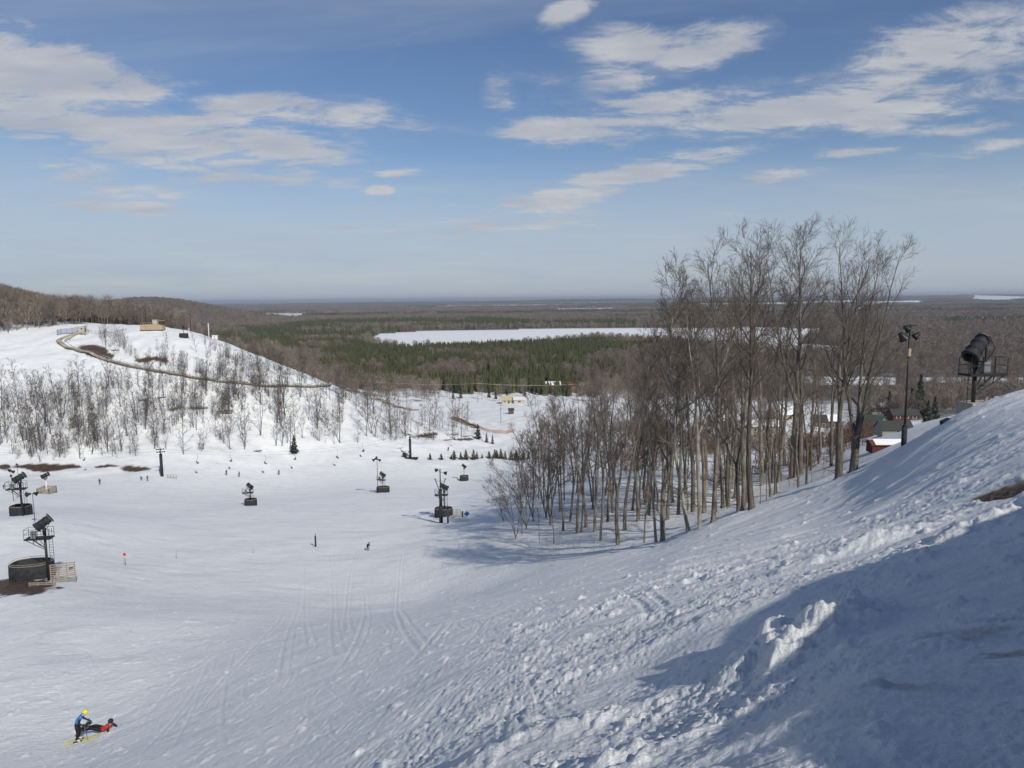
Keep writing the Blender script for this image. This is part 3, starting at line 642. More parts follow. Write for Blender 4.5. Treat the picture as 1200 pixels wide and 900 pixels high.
def scatter(name, label, cat_, X, Y, Z, scl, variants):
    n = len(X); me = bpy.data.meshes.new(name); me.vertices.add(n); me.vertices.foreach_set('co', np.stack([X, Y, Z], -1).astype(np.float32).ravel())
    rng = np.random.default_rng(len(X))
    for nm, v_ in (('scl', scl), ('rot', rng.uniform(0, 6.28, n)), ('tilt', rng.normal(0, .04, n))):
        a_ = me.attributes.new(nm, 'FLOAT', 'POINT'); a_.data.foreach_set('value', np.asarray(v_, np.float32))
    a_ = me.attributes.new('pick', 'INT', 'POINT'); a_.data.foreach_set('value', rng.integers(0, len(variants), n).astype(np.int32))
    o = put(name, me); o['kind'] = 'stuff'; o['label'] = label; o['category'] = cat_
    g_ = bpy.data.node_groups.new(name, 'GeometryNodeTree'); g_.interface.new_socket('Geometry', in_out='INPUT', socket_type='NodeSocketGeometry'); g_.interface.new_socket('Geometry', in_out='OUTPUT', socket_type='NodeSocketGeometry')
    N_ = g_.nodes; Lk = g_.links.new; gi = N_.new('NodeGroupInput'); go = N_.new('NodeGroupOutput'); ip = N_.new('GeometryNodeInstanceOnPoints'); jg = N_.new('GeometryNodeJoinGeometry')
    for v_ in reversed(variants):
        oi = N_.new('GeometryNodeObjectInfo'); oi.inputs['Object'].default_value = v_; oi.inputs['As Instance'].default_value = True; Lk(oi.outputs['Geometry'], jg.inputs[0])
    def at_(nm, ty):
        a = N_.new('GeometryNodeInputNamedAttribute'); a.data_type = ty; a.inputs['Name'].default_value = nm; return a.outputs['Attribute']
    cx = N_.new('ShaderNodeCombineXYZ'); Lk(at_('rot', 'FLOAT'), cx.inputs[2]); Lk(at_('tilt', 'FLOAT'), cx.inputs[0])
    Lk(gi.outputs[0], ip.inputs['Points']); Lk(jg.outputs[0], ip.inputs['Instance']); ip.inputs['Pick Instance'].default_value = True
    Lk(at_('pick', 'INT'), ip.inputs['Instance Index']); Lk(cx.outputs[0], ip.inputs['Rotation']); Lk(at_('scl', 'FLOAT'), ip.inputs['Scale']); Lk(ip.outputs[0], go.inputs[0])
    md = o.modifiers.new('scatter', 'NODES'); md.node_group = g_; return o
def wedge(n, r0, r1, a0, a1, rng):
    r = np.sqrt(rng.uniform(r0*r0, r1*r1, n)); a = rng.uniform(R(a0), R(a1), n); return r*np.sin(a), r*np.cos(a)
def pxof(X, Y, Z):
    v = np.stack([X, Y, Z], -1)-CAM; d = v@F; return 600+FP*(v@RT)/d, 450-FP*(v@UP)/d, d
CONPOLY = wpoly([(395,417),(430,413),(500,408),(600,404),(680,401),(770,401),(770,408),(720,425),(660,428),(600,432),(750,430),(740,466),(560,470),(460,470),(395,447),(370,428)])
CON2 = wpoly([(235,392),(300,384),(380,383),(470,389),(430,396),(425,404),(470,412),(400,420),(330,416),(250,408)])
CON3 = wpoly([(395,377),(560,374),(640,379),(740,377),(740,382.5),(640,384),(500,385.5),(440,383)])
CON4 = wpoly([(1110,375),(1200,375),(1200,382),(1110,381)])
rng = np.random.default_rng(99)
def clear(X, Y):
    k = inpoly(X, Y, LAKE)
    for f_ in FIELDS: k |= inpoly(X, Y, f_)
    return ~k
def conmask(X, Y):
    edge = fbm(X/60, Y/60, 3, 81)*35; edy = fbm(X/60, Y/60, 3, 82)*35
    m_ = inpoly(X+edge, Y+edy, CONPOLY)
    for q in (CON2, CON3, CON4): m_ |= inpoly(X+edge, Y+edy*2, q)
    m_ &= fbm(X/95, Y/95, 3, 83) > -.62
    m_ |= (fbm(X/700, Y/260, 4, 84) > .62) & (Y > 1700)
    m_ &= ~((Y > 2000) & (X < -700))
    return m_
# nearer plain
X, Y = wedge(21000, 470, 1500, -37, 37, rng); Z = Hs(X, Y); px, py, dd = pxof(X, Y, Z)
village = (np.hypot(X, Y) < 640) & (px > 480)
sparse = rng.uniform(0, 1, len(X)) < np.where(village, np.where(px > 960, .95, np.where(px > 680, .7, np.where(px < 545, .6, .14))), np.where((px > 560) & (np.hypot(X, Y) < 800), .6, 1.0))
hillk = (px < 500) & (np.hypot(X, Y) < 600) & (Z > CZ-40)
ok = clear(X, Y) & sparse & ~hillk & ~((px > 545) & (px < 1000) & (py > 474)) & ~((px >= 1000) & (py > 512)); C_ = conmask(X, Y)
s_ = rng.uniform(.7, 1.25, len(X))
m_ = ok & ~C_; far1 = np.hypot(X, Y) > 1000
scatter('plain_wood', 'grey brown leafless wood covering the near part of the plain', 'woodland', X[m_ & ~far1], Y[m_ & ~far1], Z[m_ & ~far1], s_[m_ & ~far1], VD1)
XX, YY, ZZ, SS = [X[m_ & far1]], [Y[m_ & far1]], [Z[m_ & far1]], [s_[m_ & far1]]
X2, Y2 = wedge(17000, 500, 1500, -20, 14, rng); Z2 = Hs(X2, Y2); c2 = conmask(X2, Y2) & clear(X2, Y2); s2 = rng.uniform(.7, 1.2, len(X2))
XC, YC, ZC, SC = [X[ok & C_], X2[c2]], [Y[ok & C_], Y2[c2]], [Z[ok & C_], Z2[c2]], [s_[ok & C_], s2[c2]]
X, Y = wedge(38000, 1500, 3300, -37, 37, rng); Z = Hs(X, Y); ok = clear(X, Y); C_ = conmask(X, Y); s_ = rng.uniform(.75, 1.25, len(X)); m_ = ok & ~C_
XX.append(X[m_]); YY.append(Y[m_]); ZZ.append(Z[m_]); SS.append(s_[m_]*1.1); m_ = ok & C_; XC.append(X[m_]); YC.append(Y[m_]); ZC.append(Z[m_]); SC.append(s_[m_]*1.25)
scatter('middle_wood', 'leafless brown wood across the middle of the plain around the white lake', 'woodland', *map(np.concatenate, (XX, YY, ZZ, SS)), VD2)
scatter('pine_plantation', 'dark green pine plantation below the white lake', 'pine wood', *map(np.concatenate, (XC, YC, ZC, SC)), VC1)
X, Y = wedge(42000, 3200, 16000, -38, 38, rng); Z = Hs(X, Y); ok = clear(X, Y) & ~((fbm(X/2600, Y/900, 4, 71) > .47) & (np.hypot(X, Y) > 3500)); cm = fbm(X/1900, Y/420, 4, 85) > .22; s_ = rng.uniform(.8, 1.3, len(X))
scatter('distant_wood', 'far leafless woods fading towards the horizon', 'woodland', X[ok & ~cm], Y[ok & ~cm], Z[ok & ~cm], s_[ok & ~cm], VD3)
scatter('distant_pine_wood', 'dark bands of far pine wood towards the horizon', 'pine wood', X[ok & cm], Y[ok & cm], Z[ok & cm], s_[ok & cm], VC3)
# the wooded ridge on the left, behind the snowy hill
X, Y = wedge(9000, 352, 760, -46, -17, rng); Z = Hs(X, Y); px, py, dd = pxof(X, Y, Z)
crestr = np.interp(px, [-400, 0, 60, 110, 160, 240, 330, 400], [400, 418, 424, 430, 440, 400, 380, 380])
ok = (np.hypot(X, Y) > crestr) & ((px < 235) | (Z < CZ-32)) & (rng.uniform(0, 1, len(X)) < np.where(px < 130, .9, .75))
scatter('ridge_wood', 'dense brown leafless wood on the ridge behind the snowy hill', 'woodland', X[ok], Y[ok], Z[ok], rng.uniform(.8, 1.25, ok.sum()), VD1)
X, Y = wedge(7000, 2200, 3300, -33, -17, rng); Z = Hs(X, Y); ok = Z > 14
scatter('far_ridge_wood', 'purple brown wood on the distant rounded ridge', 'woodland', X[ok], Y[ok], Z[ok], rng.uniform(.8, 1.2, ok.sum()), VD2)
# reddish scrub and young growth behind the stand, and thin brush on the hill
X, Y = wedge(1300, 110, 330, 8, 27, rng); Z = Hs(X, Y); ok = (fbm(X/22, Y/22, 3, 87) > -.1)
scatter('red_brush', 'reddish brown undergrowth seen between the trunks of the right hand stand', 'undergrowth', X[ok], Y[ok], Z[ok], rng.uniform(.25, .6, ok.sum()), VR)
X, Y = wedge(420, 64, 125, 2, 26, rng); Z = Hs(X, Y); VBs = [tri_obj('brush', blades(490+k, 5, 1.3, 50, .012, .05), MATS['twig_far']) for k in range(3)]
kk = (fbm(X/6, Y/6, 3, 91) > -.1) & (rough_mask(X, Y, np.hypot(X, Y)) < .5)
scatter('stand_brush', 'thin leafless brush round the foot of the right hand stand', 'brush', X[kk], Y[kk], Z[kk], rng.uniform(.15, .5, kk.sum()), VBs)
bx, by = rng.uniform(-10, 590, 5200), rng.uniform(385, 542, 5200); keep = (inpoly(bx, by, hill) & (rng.uniform(0, 1, 5200) < .42)) | (inpoly(bx, by, upper) & (rng.uniform(0, 1, 5200) < .8)) | (inpoly(bx, by, crest) & (rng.uniform(0, 1, 5200) < .8))
HP = [march(a, b_) for a, b_ in zip(bx[keep], by[keep])]; HP = np.array([h[0] for h in HP if h and h[1] < 420]); m_ = fbm(HP[:, 0]/14, HP[:, 1]/14, 3, 88) > -.25; HP = HP[m_]
VB = [tri_obj('brush', blades(480+k, 5, 1.0, 70, .030, .08), MATS['twig_hill']) for k in range(3)]
scatter('hillside_brush', 'thin leafless brush growing through the snow of the hillside', 'brush', HP[:, 0], HP[:, 1], HP[:, 2], rng.uniform(.35, 1.9, len(HP)), VB)
# ---------------------------------------------------------------- built things
mat('black_pad', (.013, .014, .016), .75, col2=(.035, .037, .042), scale=2.5, bump=.3, bscale=4)
mat('black_steel', (.020, .020, .023), .45, metal=.3, col2=(.035, .032, .030), scale=3)
mat('grey_steel', (.30, .31, .32), .45, metal=.6, col2=(.20, .20, .20), scale=3)
mat('weathered_wood', (.36, .31, .24), .9, col2=(.22, .185, .14), scale=3, stretch=(1, 1, 8), bump=.4)
mat('tan_wood', (.42, .35, .22), .9, col2=(.30, .24, .15), scale=2, bump=.3)
mat('concrete', (.42, .40, .35), .9, col2=(.30, .28, .24), scale=2.5, bump=.4)
mat('lamp_glass', (.35, .36, .38), .2, col2=(.5, .5, .5), spec=.6)
mat('white_paint', (.72, .72, .70), .6, var=.15)
mat('snow_cap', (.84, .84, .84), .7, var=.05, scale=2, bump=.5, bscale=4)
mat('orange_net', (.52, .24, .15), .8, var=.2)
mat('red_paint', (.55, .04, .03), .6, var=.15)
mat('teal_pad', (.02, .05, .07), .7)
mat('blue_plastic', (.02, .09, .30), .6)
class MB:
    def __init__(s): s.p = []
    def add(s, V, Fc): s.p.append((np.asarray(V, float), [tuple(f) for f in Fc])); return s
    def box(s, c, sz, rz=0.0, rx=0.0, ry=0.0):
        a = np.array([(x_, y_, z_) for x_ in (-.5, .5) for y_ in (-.5, .5) for z_ in (-.5, .5)])*np.array(sz)
        M_ = np.array(Matrix.Rotation(rz, 3, 'Z')@Matrix.Rotation(ry, 3, 'Y')@Matrix.Rotation(rx, 3, 'X'))
        return s.add(a@M_.T+np.array(c), [(0, 1, 3, 2), (4, 6, 7, 5), (0, 4, 5, 1), (2, 3, 7, 6), (0, 2, 6, 4), (1, 5, 7, 3)])
    def bar(s, a, b, r, n=6, r2=None):
        V, Fc = tubes([(*a, *b, r, r if r2 is None else r2)], n); k = [tuple(f) for f in Fc]
        k.append(tuple(range(n))[::-1]); k.append(tuple(range(n, 2*n))); return s.add(V, k)
    def line(s, pl, r, n=6):
        V, Fc = lathe(pl, [r]*len(pl), n); return s.add(V, Fc)
    def turn(s, prof, n=20, M_=None):
        """profile of (x, radius) turned about the x axis"""
        th = np.arange(n)*2*math.pi/n; V = np.concatenate([[(x_, math.cos(a)*r, math.sin(a)*r) for a in th] for x_, r in prof])
        if M_ is not None: V = V@np.array(M_.to_3x3()).T+np.array(M_.translation)
        Fc = [(i*n+j, i*n+(j+1) % n, (i+1)*n+(j+1) % n, (i+1)*n+j) for i in range(len(prof)-1) for j in range(n)]
        return s.add(V, Fc)
    def poly(s, V, Fc): return s.add(V, Fc)
    def build(s, name, m, parent=None, smooth=False):
        V = []; Fc = []; o_ = 0
        for v_, f_ in s.p: V += [tuple(q) for q in v_]; Fc += [tuple(i+o_ for i in f) for f in f_]; o_ += len(v_)
        me = bpy.data.meshes.new(name); me.from_pydata(V, [], Fc); me.update(); me.materials.append(m)
        if smooth: me.polygons.foreach_set('use_smooth', [True]*len(me.polygons))
        return put(name, me, parent)
def fan_gun(loc, yaw, hp, label, group=None, size=1.0, plat=True, tilt=38, gyaw=0.0, polemat='black_steel', name='snow_gun_tower'):
    """pole with platform on the +x side, ladder behind, fan barrel on a yoke"""
    t_ = empty(name, loc, yaw, label, 'snow gun', group); t_.scale = (size,)*3
    BK, GS = MATS['black_steel'], MATS['grey_steel']
    MB().bar((0, 0, -.4), (0, 0, hp+.45), .125, 12).bar((0, 0, hp+.3), (0, 0, hp+.75), .17, 12).build('pole', MATS[polemat], t_, True)
    if plat:
        d_ = MB(); d_.box((.55, 0, hp), (2.5, 1.0, .05))
        for yy in (-.5, .5): d_.box((.55, yy, hp-.05), (2.55, .06, .14))
        for xx in (-.7, .1, .95, 1.8): d_.box((xx, 0, hp-.06), (.06, 1.0, .12))
        d_.build('platform', BK, t_)
        r_ = MB(); c_ = [(-.7, -.5), (-.7, .5), (1.8, .5), (1.8, -.5)]
        for (xa, ya), (xb, yb) in zip(c_, c_[1:]+c_[:1]):
            if xa == xb == -.7: continue
            for z_ in (.52, 1.02): r_.bar((xa, ya, hp+z_), (xb, yb, hp+z_), .02)
        for xx in (-.7, .1, .95, 1.8):
            for yy in (-.5, .5): r_.bar((xx, yy, hp), (xx, yy, hp+1.02), .022)
        r_.build('railing', BK, t_)
        b_ = MB()
        for yy in (-.4, .4):
            b_.bar((.08, yy*.3, hp-1.25), (1.75, yy, hp-.08), .035); b_.bar((.1, yy*.3, hp-1.0), (.95, yy, hp-.08), .03)
        b_.bar((.55, -.2, hp-.75), (.55, .2, hp-.75), .03); b_.bar((1.0, -.4, hp-.1), (1.0, -.3, hp-.6), .03); b_.bar((1.0, .4, hp-.1), (1.0, .3, hp-.6), .03)
        b_.build('brace', BK, t_)
        l_ = MB()
        for xx in (-.62, -.26): l_.bar((xx, -.22, 0), (xx, -.22, hp+.9), .022)
        k = .25
        while k < hp: l_.bar((-.62, -.22, k), (-.26, -.22, k), .016); k += .3
        l_.build('ladder', BK, t_)
        MB().box((.95, .28, hp+.38), (.45, .35, .7)).box((.95, .28, hp+.75), (.5, .4, .04)).build('control_box', GS, t_)
    zc = hp+1.62; ps = empty_part = Matrix.Translation((0, 0, zc))@Matrix.Rotation(gyaw, 4, 'Z')@Matrix.Rotation(R(-tilt), 4, 'Y')
    y_ = MB(); y_.box((0, 0, hp+.80), (.35, 1.24, .07), gyaw)
    for sg in (-1, 1):
        c1 = Matrix.Rotation(gyaw, 3, 'Z')@Vector((0, sg*.60, hp+1.22)); y_.box(c1, (.16, .06, .86), gyaw)
    y_.build('yoke', BK, t_)
    g_ = MB(); g_.turn([(-.85, .34), (-.86, .50), (-.80, .53), (-.72, .52), (-.64, .45), (-.3, .44), (-.28, .47), (-.22, .47), (-.20, .43), (.22, .43), (.25, .48), (.33, .48), (.36, .43), (.60, .41), (.66, .45), (.76, .45), (.78, .38), (.40, .35), (-.80, .33)], 24, ps)
    g_.build('barrel', MATS['black_pad'], t_, True)
    h_ = MB(); h_.turn([(-.30, .0), (-.28, .16), (.25, .16), (.40, .0)], 12, ps)
    for k in range(5):
        a = k*2*math.pi/5; q0 = ps@Vector((-.4, 0, 0)); q1 = ps@Vector((-.5, .40*math.cos(a), .40*math.sin(a))); h_.bar(q0, q1, .03, 4)
    h_.build('fan', GS, t_)
    z_ = MB(); ring = [ps@Vector((.74, .55*math.cos(a), .55*math.sin(a))) for a in np.linspace(0, 2*math.pi, 25)]; z_.line([tuple(q) for q in ring], .03, 6)
    z_.build('nozzle_ring', GS, t_)
    hs_ = MB(); q = ps@Vector((.72, 0, -.55)); q2 = ps@Vector((.0, -.75, -.5))
    hs_.line([tuple(ps@Vector((.78, .1, .50))), tuple(ps@Vector((.72, -.55, .25))), tuple(ps@Vector((.35, -.85, -.3))), tuple(q2), (0.1, -.4, hp+.6), (.1, -.15, hp+.1)], .035, 6)
    hs_.build('hose', BK, t_); return t_
def tub(loc, rx, ry, h, label, group=None, yaw=0.0, gap=False, rails=False):
    """crash padding standing in a ring round the foot of a tower"""
    t_ = empty('padded_barrier', loc, yaw, label, 'crash pad', group); n = 26; V = []; Fc = []
    an = np.linspace(0, 2*math.pi, n, endpoint=False)
    for a in an:
        k = 1+.012*(int(a*4) % 2); cx_, sy_ = abs(math.cos(a))**.72*np.sign(math.cos(a)), abs(math.sin(a))**.72*np.sign(math.sin(a))
        for rr, z_ in ((1*k, -.9), (1.02*k, h*.5), (1*k, h), (.93, h), (.92, -.2)): V.append((rx*cx_*rr, ry*sy_*rr, z_))
    for i in range(n):
        j = (i+1) % n
        for k in range(4): Fc.append((i*5+k, j*5+k, j*5+k+1, i*5+k+1))
    MB().poly(V, Fc).build('pad', MATS['black_pad'], t_, True)
    m_ = MB(); pl = [(rx*.97*abs(math.cos(a))**.72*np.sign(math.cos(a)), ry*.97*abs(math.sin(a))**.72*np.sign(math.sin(a)), h+.05) for a in np.append(an, an[0])]
    m_.line(pl, .04, 5)
    for z_ in ((-.25,) if not rails else (-.25, .25)): m_.line([(a*1.0, b_, z_+h) for a, b_, _ in pl], .025, 4)
    m_.build('rail', MATS['weathered_wood'], t_); return t_
def flood_mast(loc, h, label, lamps, pad=None, r=.06, group=None, yaw=0.0, lean=0.0, padc='black_pad', pc='black_steel'):
    t_ = empty('light_mast', loc, yaw, label, 'light mast', group); t_.rotation_euler = (0, lean, yaw)
    MB().bar((0, 0, -.5), (0, 0, h), r, 8, r*.7).bar((-.45, 0, h-.08), (.45, 0, h-.08), .03).build('pole', MATS[pc], t_, True)
    if pad: MB().bar((0, 0, -.3), (0, 0, pad[1]), pad[0], 10).bar((0, 0, pad[1]), (0, 0, pad[1]+.15), pad[0]*.9, 10, pad[0]*.4).build('padding', MATS[padc], t_, True)
    for dx, dz, a, sz in lamps:
        l_ = MB(); M_ = Matrix.Translation((dx, -.1, h+dz))@Matrix.Rotation(a, 4, 'Y'); l_.turn([(-.22*sz, .0), (-.2*sz, .12*sz), (.0, .16*sz), (.2*sz, .27*sz), (.24*sz, .28*sz), (.22*sz, .25*sz), (.12*sz, .0)], 12, M_)
        l_.bar((dx*.2, 0, h+dz*.6-.05), (dx, -.08, h+dz), .025); l_.build('lamp', MATS['black_steel'], t_, True)
    return t_
def up(p, k): return Vector((p[0], p[1], p[2]+k))
# right hand gun on its concrete block
q = at(1139, 490, 45.0); topz = P(1139, 471, 45.0)[2]
fan_gun((q.x, q.y, topz), R(8), 1.80, 'black fan snow gun on a railed platform above the concrete block at far right', tilt=42, gyaw=R(18))
t_ = empty('concrete_block', (q.x+.45, q.y+.1, 0), R(4), 'pale concrete footing block under the far right snow gun', 'footing')
t_.location.z = q.z-.5; hblk = topz-t_.location.z
MB().box((0, 0, hblk/2), (1.95, 1.5, hblk)).box((0, 0, hblk*.62), (1.96, 1.51, .02)).build('block', MATS['concrete'], t_)
for nm, dx, rz_, lab in (('timber', .75, .5, 'longer pale timber offcut lying on the concrete footing'), ('timber', .35, -.3, 'short upright timber offcut on the concrete footing')):
    w_ = MB().box((q.x+.45+dx, q.y, topz+.12), (.7 if dx > .5 else .12, .15, .14 if dx > .5 else .45), rz_, ry=.25).build(nm, MATS['weathered_wood']); tag(w_, lab, 'timber')
w_ = MB().box(tuple(P(1109, 495, 42.5)), (.55, .4, .34), .3, ry=-.3).bar(tuple(P(1105, 497, 42.5)), tuple(P(1112, 492, 42.5)), .16, 8).build('crash_mat', MATS['black_pad']); tag(w_, 'small black crash mat lying at the ridge edge left of the concrete block', 'crash mat')
q = at(1059, 522, 47.5)
flood_mast(q, (522-381)*47.5/840*1.0, 'slim black light mast with padded foot rising from the right hand ridge', [(-.55, -.75, .9, 1.2), (-.3, -.25, .5, .9), (.42, -.7, 2.4, .9)], pad=(.17, 1.25), r=.075)
w_ = MB().box((q.x-.02, q.y-.1, q.z+6.15), (.16, .16, .5)).build('light_box', MATS['tan_wood'])
w_.name = 'junction_box'; tag(w_, 'small pale junction box high on the slim black mast', 'box')
# guns of the valley floor
GG = 'fan snow guns standing on the valley floor'
q = at(57, 679)
fan_gun(q, R(188), 4.75, 'nearest valley snow gun rising from the big oval pad beside bare earth', GG, tilt=34, gyaw=R(205))
tb = tub(up(at(38, 677), -.1), 2.05, 1.45, 1.75, 'largest black oval crash pad round the nearest left hand snow gun', rails=True, yaw=R(8))
def timber_fence(loc, L, h, n, rails, label, yaw, slope=0.0, m='weathered_wood'):
    t_ = empty('timber_fence', loc, yaw, label, 'fence')
    r_ = MB()
    for k in range(rails): z_ = .1+k*(h-.1)/(rails-1); r_.box((L/2, 0, z_+slope*L/2), (L, .05, .10), ry=-math.atan(slope))
    r_.build('rails', MATS[m], t_)
    for k in range(n): MB().box((L*k/(n-1), .05, h/2-.2+slope*L*k/(n-1)), (.09, .08, h+.5)).build('post', MATS[m], t_)
    return t_
q = at(60, 681); timber_fence(up(q, 0), 2.2, 1.9, 4, 9, 'slatted grey timber fence on the right side of the big oval crash pad', R(22))
q = at(34, 685); timber_fence(up(q, -.1), 2.6, .45, 4, 3, 'low timber rail along the foot of the big oval crash pad', R(2))
MB()
w_ = MB().turn([(-.2, 0), (-.2, .16), (.2, .16), (.2, 0)], 12, Matrix.Translation(tuple(at(84, 676)+Vector((0, 0, 1.0))))@Matrix.Rotation(.6, 4, 'Z')).build('floodlight', MATS['black_steel'])
w_.name = 'spotlight'; tag(w_, 'small black spotlight at the right end of the slatted timber fence', 'spotlight')
flood_mast(at(42, 622), 5.4, 'thin light mast with lamps turned both ways between the two left snow guns', [(-.5, -.1, 2.9, 1.3), (.45, .0, .2, 1.1)], r=.05, group='thin light masts on the valley floor')
q = at(27, 605)
fan_gun(q, R(186), 4.15, 'black snow gun with long tilted barrel over a short round pad, left edge', GG, tilt=30, gyaw=R(195), size=1.08)
tub(at(25, 604), 1.55, 1.2, 1.6, 'short round black crash pad at the foot of the left edge snow gun')
flood_mast(at(25, 598), 9.6, 'tallest thin mast behind the left edge snow gun', [(.0, .0, 1.2, .9), (.25, -.45, 1.2, .8)], r=.045, group='thin light masts on the valley floor')
flood_mast(at(16, 588), 7.2, 'thin mast with a double lamp head at the far left edge', [(-.35, .1, .5, 1.4), (.45, -.2, .4, 1.4), (.0, -1.2, 1.2, 1.2)], r=.06, group='thin light masts on the valley floor')
q = at(55, 578)
dq = float((np.array(q)-CAM)@F)
fan_gun(q, R(170), 2.6, 'snow gun on a white pole inside a pale picket enclosure at left', GG, tilt=25, gyaw=R(200), plat=False, polemat='white_paint', size=1.1)
t_ = empty('picket_enclosure', q, 0, 'pale timber picket enclosure round the white poled snow gun at left', 'fence')
for k in range(4):
    a = k*math.pi/2; m_ = MB(); L = 3.0
    for j in range(10): u_ = -1.5+3*j/9; m_.box((1.5*math.cos(a)-u_*math.sin(a), 1.5*math.sin(a)+u_*math.cos(a), .8), (.10, .10, 1.7))
    for z_ in (.4, 1.3): m_.box((1.5*math.cos(a), 1.5*math.sin(a), z_), (.05, 3.0, .12), a)
    m_.build('panel', MATS['weathered_wood'], t_)
for (px, py, hp, ga, lab, s_) in [(294, 592, 3.3, 100, 'lone snow gun in the middle of the flat valley floor with a square black pad', 1.0), (449, 577, 3.6, 60, 'snow gun with a wide black pad beside a three lamp mast', 1.0), (544, 563, 3.5, 40, 'farthest valley snow gun, on a pale pole before the row of young firs', .95)]:
    q = at(px, py); fan_gun(q, R(ga+90), hp, lab, GG, tilt=40, gyaw=R(60), plat=(px != 544), size=s_*.95, polemat='grey_steel' if px != 294 else 'black_steel')
    tub(q, 1.35 if px != 449 else 1.7, 1.1, 1.5, {294: 'square black pad under the lone mid valley snow gun', 449: 'wide black pad under the snow gun beside the three lamp mast', 544: 'small black pad under the farthest valley snow gun'}[px])
flood_mast(at(443, 577, 192), 9.2, 'three lamp mast standing in the wide black pad', [(-.75, -.2, 2.6, 1.6), (-.1, .3, 1.8, 1.8), (.65, -.3, .5, 1.6)], r=.08, group='thin light masts on the valley floor')
# the dark tower and gun by the left end of the stand
q = at(517, 612)
t_ = empty('padded_mast', q, 0, 'tall black padded mast with raised V arms in front of a wide pad', 'mast')
MB().bar((0, 0, -.6), (0, 0, 3.2), .36, 12).bar((0, 0, 3.2), (0, 0, 6.4), .30, 12, .24).build('padding', MATS['black_pad'], t_, True)
MB().bar((0, 0, 6.3), (0, 0, 10.2), .10, 8).build('pole', MATS['black_steel'], t_, True)
v_ = MB()
for sg in (-1, 1): v_.bar((sg*.25, 0, 6.2), (sg*.95, 0, 8.3), .07); v_.bar((sg*.7, 0, 8.3), (sg*1.15, 0, 8.3), .06)
v_.bar((-.95, 0, 7.9), (.95, 0, 7.9), .03); v_.build('arm', MATS['black_steel'], t_)
for dx, a in ((-.6, 2.9), (.95, .2)):
    M_ = Matrix.Translation((dx, -.1, 10.0 if dx < 0 else 9.4))@Matrix.Rotation(a, 4, 'Y'); MB().turn([(-.3, 0), (-.25, .2), (.25, .36), (.3, .34), (.1, 0)], 12, M_).bar((0, 0, 9.6), (dx, -.1, 10.0 if dx < 0 else 9.4), .03).build('lamp', MATS['black_steel'], t_, True)
q2 = at(521, 604); fan_gun(q2, R(180), 4.3, 'snow gun mounted close behind the black padded mast by the stand', GG, tilt=30, gyaw=R(10), size=1.0)
tub(at(520, 604), 1.75, 1.3, 1.6, 'wide black crash pad behind the black padded mast by the stand')
timber_fence(at(531, 606), 1.4, 1.6, 3, 6, 'small slatted fence right of the pad by the stand', R(5))
t_ = MB().bar((0, 0, -.4), (0, 0, 2.6), .17, 10).bar((0, 0, 2.6), (0, 0, 3.8), .05, 6).build('padded_post', MATS['teal_pad'], None, True); t_.location = at(525, 613); tag(t_, 'dark teal padded post right of the black padded mast', 'post')
t_ = MB().bar((0, 0, -.3), (0, 0, 1.0), .17, 10).bar((0, 0, 1.0), (0, 0, 1.15), .12, 8, .05).build('padded_post', MATS['teal_pad'], None, True); t_.location = at(542, 605); tag(t_, 'short dark bollard beside the blue sledge', 'bollard')
t_ = MB().box((0, 0, .45), (.75, .12, .8), .2, .2, .7).box((.1, 0, .2), (.2, .3, .3)).build('blue_sledge', MATS['blue_plastic']); t_.location = at(547, 604); tag(t_, 'bright blue rescue sledge propped up on the shaded snow', 'sledge')
# lift
def lift_tower(loc, h, label, s_=1.0, pad=True, m='grey_steel', yaw=0.0):
    t_ = empty('lift_tower', loc, yaw, label, 'lift tower', 'chairlift towers'); t_.scale = (s_,)*3
    MB().bar((0, 0, -.5), (0, 0, h), .24, 12, .18).build('pole', MATS[m], t_, True)
    if pad: MB().bar((0, 0, -.5), (0, 0, h*.82), .42, 12).build('padding', MATS['black_pad'], t_, True)
    MB().box((0, 0, h), (.25, 4.6, .22)).box((0, -2.2, h-.25), (.12, .12, .5)).box((0, 2.2, h-.25), (.12, .12, .5)).build('crossarm', MATS['grey_steel'], t_)
    for sg in (-1, 1):
        w_ = MB(); w_.box((0, sg*2.2, h-.5), (2.4, .07, .12))
        for k in (-1.0, -.4, .4, 1.0): w_.turn([(-.05, .0), (-.05, .2), (.05, .2), (.05, .0)], 12, Matrix.Translation((k, sg*2.2+.1, h-.5))@Matrix.Rotation(R(90), 4, 'Z'))
        w_.build('sheaves', MATS['black_steel'], t_)
    return t_
dl = (np.array(at(190, 558, 214))-CAM)@F
TA, TB = at(190, 558, 214), at(481, 538, 252); yaw_ = math.atan2(TB.y-TA.y, TB.x-TA.x)
lift_tower(TA, 8.3, 'black padded lift tower at the left foot of the snowy hill', yaw=yaw_); lift_tower(TB, 8.0, 'black padded lift tower in the middle, before the gully scrub', yaw=yaw_)
timber_fence(at(196, 558, 212), 2.6, 1.0, 4, 3, 'low pale barrier beside the left padded lift tower', R(3))
t_ = MB().box((0, 0, .1), (6.5, 2.2, .25)).build('base_deck', MATS['black_pad']); t_.location = at(479, 538, 250); t_.name = 'deck'; tag(t_, 'dark low deck round the foot of the middle lift tower', 'deck')
t_ = empty('machinery', at(474, 537, 251), .3, 'tangle of pipework and boxes left of the middle lift tower', 'machinery')
MB().box((0, 0, .7), (1.3, 1.0, 1.5)).build('cabinet', MATS['black_steel'], t_); MB().bar((.8, 0, 0), (1.9, 0, 2.6), .08).bar((2.4, 0, 0), (1.4, 0, 2.2), .08).bar((.2, 0, 1.6), (2.2, 0, 1.2), .05).build('pipework', MATS['grey_steel'], t_)
dv = Vector((math.cos(yaw_), math.sin(yaw_), 0)); nv = Vector((-dv.y, dv.x, 0)); TC = at(640, 500); TZ = at(-160, 545)
cab = {}
